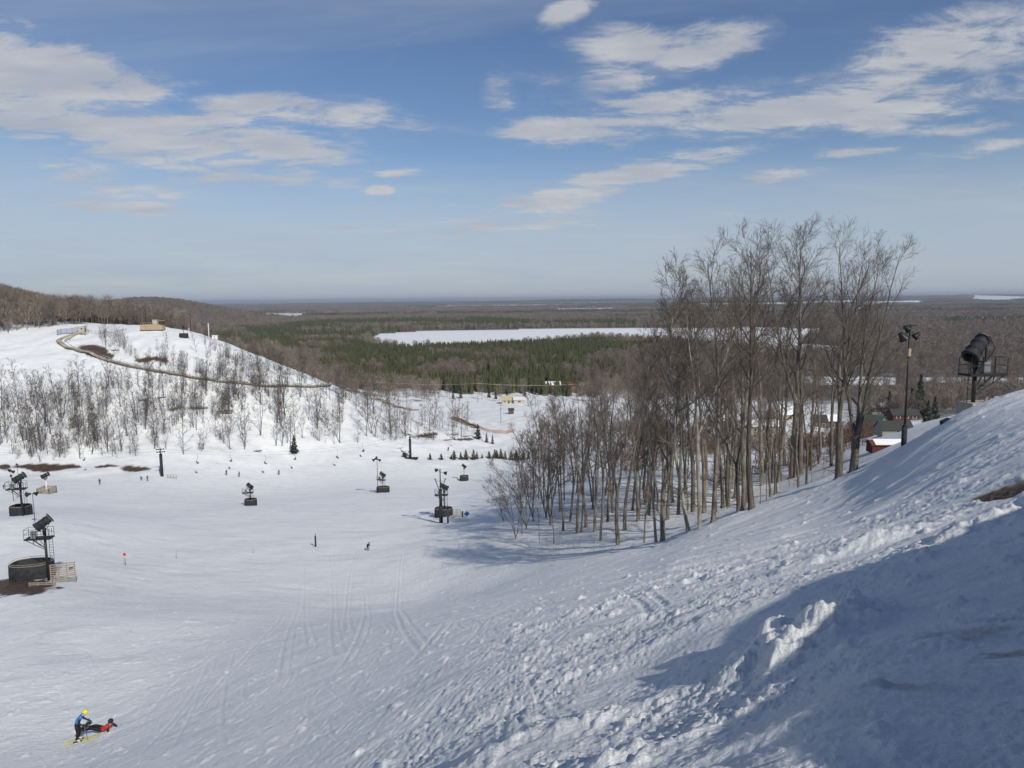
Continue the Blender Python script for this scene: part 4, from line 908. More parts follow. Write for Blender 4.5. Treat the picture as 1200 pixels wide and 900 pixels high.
for sg in (-1, 1):
    for nm, a, b_ in (('l', Vector((TZ.x, TZ.y, TZ.z+8.0)), up(TA, 8.0)), ('m', up(TA, 8.0), up(TB, 7.7)), ('r', up(TB, 7.7), Vector((TC.x, TC.y, TC.z+8)))):
        a = a+nv*sg*2.2; b_ = b_+nv*sg*2.2; n_ = 24; pl = [a.lerp(b_, k/n_)-Vector((0, 0, 4*(2.2 if nm != 'm' else 3.3)*(k/n_)*(1-k/n_))) for k in range(n_+1)]; cab[nm, sg] = pl
    pl = cab['l', sg]+cab['m', sg][1:]+cab['r', sg][1:]
    w_ = MB().line([tuple(v) for v in pl], .018, 4).build('lift_cable', MATS['black_steel']); tag(w_, ('nearer' if sg < 0 else 'farther')+' steel cable of the chairlift across the foot of the hill', 'cable')
def chair(loc, yaw, label, group):
    t_ = empty('lift_chair', loc, yaw, label, 'lift chair', group)
    MB().bar((0, 0, 0), (0, .1, -1.2), .035).bar((0, .1, -1.2), (0, -.35, -2.3), .035).bar((-.9, -.35, -2.3), (.9, -.35, -2.3), .03).build('hanger', MATS['black_steel'], t_)
    MB().box((0, 0, -2.75), (1.8, .5, .10)).build('seat', MATS['black_pad'], t_); MB().box((0, -.32, -2.42), (1.8, .07, .5), rx=-.15).build('backrest', MATS['black_pad'], t_)
    fb = MB()
    for sg in (-.9, .9): fb.bar((sg, -.35, -2.3), (sg, -.3, -2.8), .03).bar((sg, -.3, -2.8), (sg, .3, -2.75), .03)
    fb.build('side_frame', MATS['grey_steel'], t_); return t_
proto = None
for nm, sg, k in (('m', -1, 3), ('m', -1, 9), ('m', -1, 16), ('m', 1, 6), ('m', 1, 12), ('m', 1, 19), ('r', -1, 6), ('r', 1, 10), ('l', 1, 18)):
    p = cab[nm, sg][k]
    if proto is None: o = proto = chair(p, yaw_+R(90), 'empty black two seat chair hanging from the lift cable over the valley floor', 'chairs of the lift')
    else: o = copy_tree(proto)
    o.location = p; o.rotation_euler = (0, 0, yaw_+(R(90) if sg > 0 else R(-90)))
# on the hill
t_ = lift_tower(at(245, 397, 330), 7.4, 'pale T shaped lift tower on the crest of the snowy hill', pad=False, m='white_paint', yaw=R(80))
q = at(216, 404, 322); fan_gun(q, R(150), 4.0, 'small snow gun near the crest of the snowy hill', None, tilt=40, size=.85, plat=False); tub(q, 1.9, 1.2, 1.9, 'grey looking square pad of the snow gun near the hill crest')
t_ = MB().bar((0, 0, -.4), (0, 0, 5.2), .13, 8).build('post', MATS['white_paint'], None, True); t_.location = at(222.5, 403, 320); tag(t_, 'plain pale post right of the crest snow gun', 'post')
t_ = MB().bar((0, 0, -.4), (0, 0, 8.6), .16, 8).bar((-.6, 0, 8.3), (.6, 0, 8.3), .1).box((-.5, 0, 8.6), (.5, .3, .4)).build('light_pole', MATS['black_steel'], None, True); t_.location = at(224, 391, 345); tag(t_, 'dark pole with a lamp head behind the crest, right of the loading deck', 'light pole')
t_ = MB().bar((0, 0, -.4), (0, 0, 8.4), .17, 8).bar((-.5, 0, 8.2), (.5, 0, 8.2), .1).build('light_pole', MATS['black_steel'], None, True); t_.location = at(171, 377, 350); tag(t_, 'dark pole beside the timber deck on the hill top', 'light pole')
def gable(name, loc, yaw, L, Wd, h, rh, wall, roof, label, win=(), door=None, eave=.5, snow=None, cat='house', chim=None):
    """house with a gable at each end of its length"""
    t_ = empty(name, loc, yaw, label, cat)
    V = [(-L/2, -Wd/2, -1.5), (L/2, -Wd/2, -1.5), (L/2, Wd/2, -1.5), (-L/2, Wd/2, -1.5), (-L/2, -Wd/2, h), (L/2, -Wd/2, h), (L/2, Wd/2, h), (-L/2, Wd/2, h), (-L/2, 0, h+rh), (L/2, 0, h+rh)]
    MB().poly(V, [(0, 1, 5, 4), (1, 2, 6, 9, 5), (2, 3, 7, 6), (3, 0, 4, 8, 7)]).build('wall', MATS[wall], t_)
    th = .18; e_ = eave; k = e_*rh/(Wd/2)
    def slab(sg, off, x0, x1, inset=0.0, t2=th):
        A_ = [(x0, 0-sg*0, h+rh+off), (x1, 0, h+rh+off), (x1, sg*(Wd/2+e_-inset), h-k+off+inset*rh/(Wd/2)), (x0, sg*(Wd/2+e_-inset), h-k+off+inset*rh/(Wd/2))]
        Bq = [(a, b_, c_+t2) for a, b_, c_ in A_]; return A_+Bq, [(0, 1, 2, 3), (4, 5, 6, 7), (0, 1, 5, 4), (1, 2, 6, 5), (2, 3, 7, 6), (3, 0, 4, 7)]
    m_ = MB()
    for sg in (-1, 1): m_.poly(*slab(sg, .02, -L/2-e_, L/2+e_))
    rf = m_.build('roof', MATS[roof], t_)
    if snow:
        m_ = MB()
        for sg, a, b_, ins in snow: m_.poly(*slab(sg, .02+th+.01, -L/2-e_+a*(L+2*e_), -L/2-e_+b_*(L+2*e_), ins, .16))
        m_.build('snow_cover', MATS['snow_cap'], rf)
    if chim: MB().box((chim[0], chim[1], h+rh*.9), (.7, .7, 1.8)).build('chimney', MATS['brick'], rf)
    for side, u_, z_, w_, hh_ in win:
        f_ = MB(); g_ = MB(); T_ = {'f': ((u_, -Wd/2-.04, z_), (w_, .08, hh_)), 'r': ((L/2+.04, u_, z_), (.08, w_, hh_)), 'l': ((-L/2-.04, u_, z_), (.08, w_, hh_))}[side]
        fo = f_.box(*T_).build('window', MATS['white_paint'], t_); c_ = list(T_[0]); s2 = list(T_[1])
        ax = 1 if side == 'f' else 0; c_[ax] += (-.05 if side in 'fl' else .05); s2[1-ax] *= .8; s2[2] *= .82
        g_.box(c_, s2).build('pane', MATS['dark_glass'], fo)
    if door:
        side, u_, w_, hh_ = door; c_ = (u_, -Wd/2-.05, hh_/2) if side == 'f' else (L/2+.05, u_, hh_/2); MB().box(c_, (w_, .1, hh_) if side == 'f' else (.1, w_, hh_)).build('door', MATS['dark_wood'], t_)
    return t_
mat('dark_glass', (.03, .035, .045), .15, spec=.6); mat('dark_wood', (.10, .06, .04), .8); mat('brick', (.28, .12, .08), .9)
mat('green_roof', (.075, .115, .085), .7, var=.2); mat('grey_green_wall', (.16, .18, .17), .85); mat('dark_roof', (.055, .060, .055), .85, scale=1); mat('red_wall', (.10, .032, .028), .8); mat('red_roof', (.14, .05, .04), .7)
mat('tan_wall', (.42, .34, .24), .9); mat('brown_wall', (.17, .11, .08), .9); mat('yellow_roof', (.46, .42, .27), .7, var=.1); mat('cream_wall', (.50, .47, .37), .8); mat('grey_wall', (.30, .29, .27), .9)
mat('trough', (.60, .57, .48), .8, col2=(.26, .22, .16), scale=.3)
q = at(97, 389, 340); gable('lift_hut', up(q, .2), R(10), 2.4, 2.2, 3.0, .5, 'cream_wall', 'white_paint', 'small pale hut where the curved track starts on the hill crest', win=[('f', 0, 1.9, .9, .8)], door=('r', 0, .8, 1.9), cat='hut', eave=.2)
t_ = MB().box((0, 0, 1.2), (3.0, 2.4, .15)).build('deck', MATS['tan_wood']); t_.location = at(98, 390, 337); tag(t_, 'tan timber step deck in front of the pale hut on the crest', 'deck')
t_ = empty('loading_deck', at(180, 386, 332), R(4), 'tan timber loading deck with a sloped front on the hill top', 'deck')
MB().poly([(-5.5, -1.8, .2), (4.8, -1.8, .2), (4.8, 1.8, .2), (-5.5, 1.8, .2), (-5.2, -1.6, 2.6), (1.5, -1.6, 2.8), (4.6, -1.6, 2.0), (4.6, 1.6, 2.0), (1.5, 1.6, 2.8), (-5.2, 1.6, 2.6)], [(0, 1, 6, 5, 4), (1, 2, 7, 6), (2, 3, 9, 8, 7), (3, 0, 4, 9), (4, 5, 8, 9), (5, 6, 7, 8)]).build('deck_body', MATS['tan_wood'], t_)
MB().box((1.0, 0, 3.6), (2.0, 1.8, 2.2)).box((1.0, 0, 4.75), (2.5, 2.2, .15)).build('booth', MATS['cream_wall'], t_)
m_ = MB()
for k in range(6): m_.bar((-5.0+k*1.1, -1.5, 2.5), (-5.0+k*1.1, -1.5, 3.6), .06)
m_.bar((-5.0, -1.5, 3.5), (.5, -1.5, 3.5), .06).bar((2.5, 0, 4.3), (5.2, 0, 4.5), .12).build('railing', MATS['tan_wood'], t_)
# track curling down the hill, fences along it
def ground_line(pp, n=60, lift=0.0):
    pw = [march(*a)[0] if march(*a) else P(*a, 300) for a in pp]; pw = np.array([(a[0], a[1]) for a in pw]); tt = np.concatenate([[0], np.cumsum(np.hypot(*np.diff(pw, axis=0).T))]); s_ = np.linspace(0, tt[-1], n)
    X_, Y_ = np.interp(s_, tt, pw[:, 0]), np.interp(s_, tt, pw[:, 1])
    for _ in range(3): X_[1:-1] = (X_[:-2]+2*X_[1:-1]+X_[2:])/4; Y_[1:-1] = (Y_[:-2]+2*Y_[1:-1]+Y_[2:])/4
    return np.stack([X_, Y_, Hs(X_, Y_)+detail(X_, Y_, 1)+lift], -1)
def ribbon(pl, off0, off1, z0, z1, zz=None):
    tg = np.gradient(pl, axis=0); tg[:, 2] = 0; tg /= np.linalg.norm(tg, axis=1, keepdims=True); nn = np.stack([-tg[:, 1], tg[:, 0], 0*tg[:, 0]], -1)
    A_ = [pl+nn*o_+np.array([0, 0, z_]) for o_, z_ in ((off0, z0), (off1, z0), (off1, z1), (off0, z1))]; V = np.stack(A_, 1).reshape(-1, 3); n_ = len(pl)
    Fc = [(i*4+k, i*4+(k+1) % 4, i*4+4+(k+1) % 4, i*4+4+k) for i in range(n_-1) for k in range(4)]; return V, Fc
track_px = [(92, 391), (80, 393), (72, 397), (73, 402), (80, 406), (92, 409), (110, 414), (128, 420), (150, 427), (175, 433), (200, 437), (235, 443), (270, 447), (310, 452), (350, 453), (380, 454), (405, 457), (427, 461), (440, 467), (453, 473), (470, 479), (490, 481)]
tl = ground_line(track_px, 150, .08)
t_ = empty('slide_track', tuple(tl[0]*0), 0, 'pair of pale troughs of the slide curving down the snowy hill', 'slide track')
for sg in (-1, 1): MB().poly(*ribbon(tl, sg*1.6-.75, sg*1.6+.75, -.1, .18)).build('trough', MATS['trough'], t_)
m_ = MB()
for o_ in (-2.5, -.75, .75, 2.5): m_.poly(*ribbon(tl, o_-.08, o_+.08, .0, .26))
m_.build('edge_rails', MATS['weathered_wood'], t_)
def net_fence(pp, h, label, m, n=40, gap=8, name='fence', mesh_=True, cat_='fence'):
    pl = ground_line(pp, n); t_ = empty(name, (0, 0, 0), 0, label, cat_); mm = MB()
    if mesh_:
        for z_ in np.arange(.12, h+.01, .13): mm.poly(*ribbon(pl, -.02, .02, z_, z_+.055))
        for i in range(n-1):
            for f_ in (0, .33, .66):
                a = pl[i]*(1-f_)+pl[i+1]*f_; mm.bar(tuple(a+np.array([0, 0, .1])), tuple(a+np.array([0, 0, h])), .03, 3)
    else:
        for z_ in (h*.55, h*.95): mm.poly(*ribbon(pl, -.04, .04, z_-.06, z_+.06))
    mm.build('mesh' if mesh_ else 'rails', MATS[m], t_)
    for i in range(0, n, gap): MB().bar(tuple(pl[i]-np.array([0, 0, .3])), tuple(pl[i]+np.array([0, 0, h+.1])), .05, 5).build('post', MATS['dark_wood'], t_)
    return t_
mat('blue_net', (.25, .28, .40), .8, var=.2)
net_fence([(67, 394), (72, 392.5), (80, 391.5), (88, 390.5), (95, 389.5)], 2.6, 'blue grey mesh fence round the head of the track on the crest', 'blue_net', 24, 5)
net_fence([(100, 389.5), (115, 391), (130, 394), (142, 397)], 1.5, 'dark rail fence running right from the pale hut along the crest', 'dark_wood', 40, 3, mesh_=False)
net_fence([(88, 412), (105, 416.5), (120, 421), (136, 426)], 1.3, 'pale rail fence on the lower side of the track above bare earth', 'white_paint', 30, 2, mesh_=False)
net_fence([(533, 492), (545, 497), (556, 501), (575, 506), (590, 509), (604, 507)], 1.5, 'orange safety netting curving round the three dark spruces', 'orange_net', 44, 5)
tl2 = ground_line([(531, 490), (538, 493), (548, 498), (558, 502.5)], 30, .35)
t_ = empty('chute', (0, 0, 0), 0, 'short pale twin chute ending beside the orange netting', 'slide track')
for sg in (-1, 1): MB().poly(*ribbon(tl2, sg*1.3-.7, sg*1.3+.7, -.1, .3)).build('trough', MATS['tan_wood'], t_)
MB().poly(*ribbon(tl2, -.25, .25, .0, .6)).build('edge_rails', MATS['dark_wood'], t_)
for px, py, w_, lab in ((306, 410, 2.2, 'small white box cabinet on the ridge line of the hill'), (252, 397, 2.4, 'low pale cabinet right of the T shaped lift tower'), (375, 441, 2.2, 'grey cabinet low on the ridge line among saplings')):
    t_ = empty('cabinet', at(px, py), .2, lab, 'cabinet'); MB().box((0, 0, .8), (w_, 1.4, 1.9)).build('body', MATS['white_paint'] if px != 375 else MATS['grey_wall'], t_); MB().box((0, 0, 1.83), (w_+.2, 1.6, .12)).build('lid', MATS['snow_cap'], t_)
# fallen timber on the hillside
rr2 = random.Random(3)
for px, py, L, a in ((232, 479, 7, .15), (262, 485, 6, .05), (190, 467, 3, .3), (135, 410, 4, -.3), (522, 516, 6, .1), (530, 511, 5, -.1), (505, 513, 4, .2), (300, 530, 4, 0), (545, 514, 4, .3)):
    q = at(px, py); t_ = MB().bar((-L/2, 0, .1), (L/2, .3, .35), .28, 7, .16).bar((0, 0, .3), (.7, -.5, 1.2), .08, 5, .03).bar((L*.2, .1, .3), (L*.35, .6, 1.0), .06, 5, .02).build('fallen_log', MATS['bark_grey'], None, True)
    t_.location = q; t_.rotation_euler = (0, 0, a); tag(t_, {232: 'long fallen log on the snow high in the hillside trees', 262: 'fallen log just right of the long one in the hillside trees', 190: 'short dark log among trees right of the bare earth', 135: 'dark fallen trunk under the saplings by the crest', 522: 'snowy log lying in the cleared gully below the chute', 530: 'upper log in the cleared gully below the chute', 505: 'log on the left edge of the cleared gully', 300: 'log at the very foot of the hill left of the lone spruce', 545: 'right hand log in the cleared gully below the chute'}[px], 'log')
# marker posts on the piste
def post(px, py, h, r, m, label, disc=False, grp=None):
    t_ = empty('marker_post', at(px, py), 0, label, 'marker post', grp); MB().bar((0, 0, -.3), (0, 0, h), r, 8).build('pole', MATS[m], t_, True)
    if disc: MB().turn([(-.02, 0), (-.02, .19), (.02, .19), (.02, 0)], 14, Matrix.Translation((0, -.05, h+.55))@Matrix.Rotation(R(90), 4, 'Z')).bar((0, 0, h), (0, 0, h+.5), .012).build('disc', MATS['red_paint'], t_)
    return t_
post(147, 663, .9, .03, 'black_steel', 'thin marker with a round red disc right of the big oval pad', True); post(207, 655, 1.2, .03, 'weathered_wood', 'plain thin marker stick right of the red disc marker'); post(297, 648, .8, .025, 'weathered_wood', 'shortest thin stick on the open snow, left of the dark padded post')
t_ = post(370, 641, 1.7, .13, 'black_pad', 'dark padded post alone on the piste casting a short shadow'); MB().bar((.0, 0, 1.7), (.05, 0, 2.1), .04).build('tip', MATS['black_steel'], t_)
# ---- base area and village
q = at(596, 468, 470); gable('yellow_roofed_building', up(q, .2), R(2), 9, 7, 2.4, 2.2, 'cream_wall', 'yellow_roof', 'low building with a yellow roof at the far edge of the base area', win=[('f', -2.5, 1.3, 1.2, 1), ('f', 2.5, 1.3, 1.2, 1)], door=('f', 0, 1, 2), cat='building')
q = at(608, 468, 468); gable('pale_building', up(q, .2), R(5), 7, 6, 2.6, 1.3, 'cream_wall', 'white_paint', 'pale flat looking building right of the yellow roofed one', win=[('f', 0, 1.4, 2.5, 1)], cat='building')
q = at(665, 462, 560); gable('red_roofed_lodge', up(q, 2.5), R(0), 34, 12, 3.5, 2.4, 'brown_wall', 'red_roof', 'long red roofed lodge glimpsed between the crowns beyond the base area', win=[('f', -12+4*k, 1.8, 1.4, 1.3) for k in range(7)], cat='lodge', snow=[(-1, 0, .35, .8)])
q = at(599, 486, 395); gable('ticket_hut', q, R(12), 2.6, 2.2, 2.2, .8, 'brown_wall', 'dark_roof', 'tiny dark hut on the snow of the base area', door=('f', 0, .9, 1.8), eave=.3, cat='hut')
for px, py, h, lab in ((587, 496, 9.5, 'slim utility pole with short arms right of the spruces in the base area'), (548, 493, 10, 'utility pole beside a bare tree left of the spruces')):
    t_ = empty('utility_pole', at(px, py), 0, lab, 'pole'); MB().bar((0, 0, -.5), (0, 0, h), .14, 8, .1).build('pole', MATS['bark_grey'], t_, True); MB().box((0, 0, h-.6), (2.6, .12, .14)).box((0, 0, h-2.2), (1.8, .12, .12)).build('crossarm', MATS['bark_grey'], t_)
pw = [at(425, 462, 470), at(560, 466, 480), at(700, 466, 500)]
for k, q in enumerate(pw):
    t_ = empty('power_pole', q, .1, ['left', 'middle', 'right'][k]+' power line pole along the edge of the pine plantation', 'power pole', 'poles of the power line'); hh_ = P(0, 447.5, 1)[2] if False else 13.0
    MB().bar((0, 0, -.5), (0, 0, hh_), .15, 8, .1).build('pole', MATS['bark_grey'], t_, True); MB().box((0, 0, hh_-.4), (2.4, .12, .14)).build('crossarm', MATS['bark_grey'], t_)
m_ = MB()
for a, b_ in zip(pw, pw[1:]): m_.line([tuple(a.lerp(b_, k/12)+Vector((0, 0, 12.8-4*1.6*(k/12)*(1-k/12)))) for k in range(13)], .035, 3)
tag(m_.build('power_line', MATS['grey_steel']), 'thin power line strung in front of the pine plantation', 'wire')
def H3(px, py, d): p = P(px, py, d); return Vector((p[0], p[1], H(p[0], p[1])))
def seat(px, py, d):
    h_ = march(px, py); return Vector((h_[0][0], h_[0][1], h_[0][2])), h_[1]/d
V_ = [('green_roofed_house', 1024, 507, 350, -62, 9, 8, 4.2, 3.6, 'grey_green_wall', 'green_roof', 'green roofed house with its gable to the right, beside the twin trunks', [('r', 0, 4.6, 1.8, 1.6), ('r', -2, 1.6, 1.3, 1.4), ('r', 2, 1.6, 1.3, 1.4), ('f', 0, 1.8, 1.6, 1.3)], None, None),
 ('dark_roofed_hall', 1047, 507, 345, -3, 13, 8, 2.0, 3.2, 'grey_wall', 'dark_roof', 'long low hall with a dark green roof between the green and red houses', [('f', 0, 1.2, 1.6, 1.0), ('f', 4, 1.2, 1.2, 1.0)], None, None),
 ('red_house', 1058, 493, 410, -5, 13, 8, 3.6, 2.4, 'red_wall', 'dark_roof', 'dark red house with white windows behind the dark roofed hall', [('f', -4, 2.6, 2.0, 1.5), ('f', 0, 2.6, 2.2, 1.5), ('f', 4, 2.6, 2.0, 1.5)], None, (3, 0)),
 ('snow_roofed_cabin', 1026, 482, 430, -20, 8, 6, 2.4, 2.2, 'brown_wall', 'dark_roof', 'cabin with a snow striped roof behind the green roofed house', [('f', 0, 1.3, 1.2, 1)], [(-1, .1, .45, .3), (-1, .6, .95, .5)], None),
 ('tan_motel', 884, 512, 300, 4, 18, 8, 4.6, 1.7, 'tan_wall', 'dark_roof', 'two storey tan building with a snow covered roof seen through the stand', [('f', -7+2.8*k, z_, 1.1, 1.2) for k in range(6) for z_ in (1.3, 3.5)], [(-1, 0, 1, .1)], None),
 ('brown_motel', 852, 500, 330, 2, 14, 8, 3.2, 2.0, 'brown_wall', 'dark_roof', 'brown building with snow on its roof seen through the stand left of the tan one', [('f', -4+2.8*k, 1.6, 1.1, 1.2) for k in range(4)], [(-1, 0, .8, .2)], None),
 ('snowy_chalet', 916, 492, 380, 12, 12, 9, 3.0, 3.0, 'tan_wall', 'dark_roof', 'chalet with a broad white roof seen behind the thick brown trunks', [('f', -2, 1.5, 1.4, 1.2), ('f', 2, 1.5, 1.4, 1.2)], [(-1, 0, 1, .1)], (3, 0)),
 ('brick_house', 968, 500, 360, -10, 11, 8, 3.0, 2.4, 'brown_wall', 'dark_roof', 'grey brown house seen between the twin trunks and the earth edge trees', [('f', -2, 1.5, 1.4, 1.2), ('f', 2, 1.5, 1.4, 1.2)], [(-1, .5, 1, .4)], None),
 ('red_shelter', 1038, 525, 270, -4, 11, 5, 1.6, 1.2, 'red_wall', 'red_roof', 'low red shelter with snow on its roof just left of the light mast foot', [('f', 3, .8, 1.0, .7)], [(-1, .12, .95, .15), (1, .0, 1, .2)], None)]
for nm, px, py, d, yw, L, Wd, h, rh, wl, rf, lab, wn, sn_, ch in V_:
    st_, sc_ = seat(px, py, d)
    hs_ = gable(nm, st_, R(yw), L, Wd, h, rh, wl, rf, lab, win=wn, snow=sn_, chim=ch, door=('f', -L*.3, 1.0, 2.0) if h > 2.2 else None)
    hs_.scale = (sc_*1.1,)*3
def car(px, py, d, yaw, col_, label):
    q = H3(px, py, d); t_ = empty('parked_car', q, yaw, label, 'car', 'cars parked below the right hand slope')
    pr = [(-2.1, .35), (-2.15, .75), (-1.95, .95), (-1.5, 1.0), (-1.1, 1.42), (.5, 1.45), (1.1, 1.0), (1.9, .88), (2.15, .65), (2.1, .35)]
    V = [(x_, -.85 if z_ < 1.1 else -.70, z_) for x_, z_ in pr]+[(x_, .85 if z_ < 1.1 else .70, z_) for x_, z_ in pr]; n_ = len(pr)
    MB().poly(V, [tuple(range(n_))[::-1], tuple(range(n_, 2*n_))]+[(i, (i+1) % n_, (i+1) % n_+n_, i+n_) for i in range(n_)]).build('body', MATS[col_], t_)
    MB().poly([(-1.25, -.80, 1.03), (.95, -.80, 1.03), (.42, -.72, 1.38), (-.98, -.72, 1.38)], [(0, 1, 2, 3)]).build('side_window', MATS['dark_glass'], t_)
    for xx in (-1.35, 1.35):
        for yy in (-.86, .86): MB().turn([(-.1, 0), (-.1, .33), (.1, .33), (.1, 0)], 14, Matrix.Translation((xx, yy, .33))@Matrix.Rotation(R(90), 4, 'Z')).build('wheel', MATS['black_pad'], t_, True)
mat('car_silver', (.35, .36, .38), .3, metal=.5); mat('car_dark', (.03, .035, .045), .3); mat('car_red', (.30, .03, .03), .3)
car(992, 534, 215, .2, 'car_dark', 'dark parked car on the snow between the twin trunks and the slope'); car(1004, 530, 232, .1, 'car_silver', 'silver parked car just right of the dark one'); car(1012, 527, 250, .05, 'car_dark', 'small dark car nearer the red shelter'); car(975, 527, 240, .3, 'car_red', 'red parked car left of the twin trunked tree')
# ---------------------------------------------------------------- people
for n_, c_ in (('cloth_blue', (.04, .20, .55)), ('cloth_black', (.015, .015, .020)), ('cloth_red', (.50, .035, .03)), ('cloth_grey', (.10, .10, .11)), ('skin', (.50, .30, .22)), ('helmet_yellow', (.62, .68, .05)), ('helmet_black', (.02, .02, .02)), ('goggle', (.6, .6, .62)), ('ski_yellow', (.60, .55, .12)), ('cloth_teal', (.02, .10, .14)), ('boot_white', (.6, .6, .55))): mat(n_, c_, .7, var=.2, scale=6)
BASE = {'pelvis': (0, 0, .95, .135), 'waist': (0, 0, 1.08, .125), 'chest': (0, 0, 1.30, .15), 'neck': (0, 0, 1.47, .065), 'chin': (0, .02, 1.56, .075), 'crown': (0, .02, 1.68, .085),
 'shL': (-.18, 0, 1.41, .07), 'elL': (-.26, 0, 1.13, .052), 'wrL': (-.25, .12, .90, .038), 'shR': (.18, 0, 1.41, .07), 'elR': (.26, 0, 1.13, .052), 'wrR': (.25, .12, .90, .038),
 'hipL': (-.10, 0, .90, .105), 'knL': (-.12, .03, .50, .075), 'anL': (-.12, 0, .10, .055), 'toL': (-.12, .16, .05, .05), 'hipR': (.10, 0, .90, .105), 'knR': (.12, .03, .50, .075), 'anR': (.12, 0, .10, .055), 'toR': (.12, .16, .05, .05)}
LINKS = [('pelvis', 'waist', 'j'), ('waist', 'chest', 'j'), ('chest', 'neck', 'j'), ('neck', 'chin', 's'), ('chin', 'crown', 's'), ('chest', 'shL', 'j'), ('shL', 'elL', 'a'), ('elL', 'wrL', 'a'), ('chest', 'shR', 'j'), ('shR', 'elR', 'a'), ('elR', 'wrR', 'a'),
 ('pelvis', 'hipL', 'p'), ('hipL', 'knL', 'p'), ('knL', 'anL', 'p'), ('anL', 'toL', 'b'), ('pelvis', 'hipR', 'p'), ('hipR', 'knR', 'p'), ('knR', 'anR', 'p'), ('anR', 'toR', 'b')]
def person(loc, yaw, label, mats_, pose={}, fingers=False, helmet='helmet_black', goggles=True, scale=1.0, group=None):
    J = dict(BASE)
    for k, v_ in pose.items(): J[k] = (*v_, BASE[k][3])
    names = list(J); V = [J[k][:3] for k in names]; rad_ = [J[k][3] for k in names]; Ed = [(names.index(a), names.index(b_)) for a, b_, _ in LINKS]; cls = {'j': [], 'a': [], 'p': [], 's': [], 'b': [], 'h': []}
    for a, b_, c_ in LINKS: cls[c_].append((np.array(J[a][:3]), np.array(J[b_][:3])))
    for s_ in 'LR':
        w_ = np.array(J['wr'+s_][:3]); d = unit(w_-np.array(J['el'+s_][:3])); palm = w_+d*.09; i0 = len(V); V.append(tuple(palm)); rad_.append(.034); Ed.append((names.index('wr'+s_), i0)); cls['h'].append((w_, palm+d*.1))
        if fingers:
            side = unit(np.cross(d, [0, 0, 1.0])+1e-3)
            for k in range(4):
                b1 = palm+side*(.027*(k-1.5))+d*.03; b2 = b1+d*(.045+.008*(k in (1, 2)))-np.array([0, 0, .012]); j = len(V); V += [tuple(b1), tuple(b2)]; rad_ += [.011, .009]; Ed += [(i0, j), (j, j+1)]
            b1 = w_+d*.04-side*.045; b2 = b1+d*.04-side*.01; j = len(V); V += [tuple(b1), tuple(b2)]; rad_ += [.013, .010]; Ed += [(i0, j), (j, j+1)]
    me = bpy.data.meshes.new('body_cage'); me.from_pydata(V, Ed, []); ob = bpy.data.objects.new('body_cage', me); COL.objects.link(ob)
    sk = ob.modifiers.new('skin', 'SKIN'); sk.use_smooth_shade = True
    lay = me.skin_vertices[0] if me.skin_vertices else None
    if lay is None:
        return None
    for i, r_ in enumerate(rad_): lay.data[i].radius = (r_, r_); lay.data[i].use_root = (i == 0)
    sb = ob.modifiers.new('sub', 'SUBSURF'); sb.levels = 2; sb.render_levels = 2
    dg = bpy.context.evaluated_depsgraph_get(); m2 = bpy.data.meshes.new_from_object(ob.evaluated_get(dg)); bpy.data.objects.remove(ob); m2.name = 'person'
    m2.materials.clear(); order = ['j', 'a', 'p', 's', 'b', 'h']
    for k in order: m2.materials.append(MATS[mats_[k]])
    C_ = np.array([p_.center[:] for p_ in m2.polygons]); best = np.full(len(C_), 9.0); idx_ = np.zeros(len(C_), int)
    for k_, k in enumerate(order):
        for a, b_ in cls[k]:
            ab = b_-a; t_ = np.clip(((C_-a)@ab)/(ab@ab+1e-9), 0, 1); d = np.linalg.norm(C_-(a+t_[:, None]*ab), axis=1)-(.03 if k in 'jsh' else 0); u_ = d < best; best[u_] = d[u_]; idx_[u_] = k_
    m2.polygons.foreach_set('material_index', idx_.astype(np.int32)); m2.polygons.foreach_set('use_smooth', [True]*len(m2.polygons))
    o = put('person', m2); o.location = loc; o.rotation_euler = (0, 0, yaw); o.scale = (scale,)*3; tag(o, label, 'person', group)
    ch, cr = Vector(J['chin'][:3]), Vector(J['crown'][:3]); upv = (cr-ch).normalized(); nk = Vector(J['neck'][:3])
    M_ = Matrix.Translation(ch.lerp(cr, .75))@upv.to_track_quat('X', 'Y').to_matrix().to_4x4()
    if helmet: MB().turn([(-.055, .118), (-.03, .128), (.03, .126), (.08, .105), (.11, .06), (.122, .0)], 16, M_).build('helmet', MATS[helmet], o, True)
    if goggles:
        f_ = Vector((0, 1, 0)) if 'chin' not in pose else Vector(pose.get('_', (0, 1, 0))); f_ = (f_-upv*f_.dot(upv)).normalized(); c_ = ch.lerp(cr, .45)+f_*.085
        MB().box((0, 0, 0), (.15, .05, .06)).build('goggles', MATS['goggle'], o).matrix_local = Matrix.Translation(c_)@f_.to_track_quat('Y', 'Z').to_matrix().to_4x4()
    return o
# near skier: bent at the waist over straight legs, turned to the right of the photo
qa = at(92, 869, None); ya = R(-78)
def ski_pose(b):
    return {'waist': (0, .05, 1.07), 'chest': (0, .19, 1.25), 'neck': (0, .30, 1.38), 'chin': (0, .37, 1.44), 'crown': (0, .45, 1.53), 'shL': (-.18, .26, 1.33), 'shR': (.18, .26, 1.33),
            'elL': (-.27, .20, 1.05), 'wrL': (-.22, .42, .95), 'elR': (.27, .16, 1.06), 'wrR': (.23, .36, .92), 'knL': (-.13, .05, .52), 'anL': (-.13, -.02, .12), 'toL': (-.13, .14, .07), 'knR': (.13, .05, .52), 'anR': (.13, -.02, .12), 'toR': (.13, .14, .07)}
kit = {'j': 'cloth_blue', 'a': 'cloth_black', 'p': 'cloth_black', 's': 'skin', 'b': 'boot_white', 'h': 'cloth_black'}
person(up(qa, .03), ya, 'person in a blue jacket and yellow helmet standing on skis, bending towards the fallen rider', kit, ski_pose(1), True, 'helmet_yellow', True)
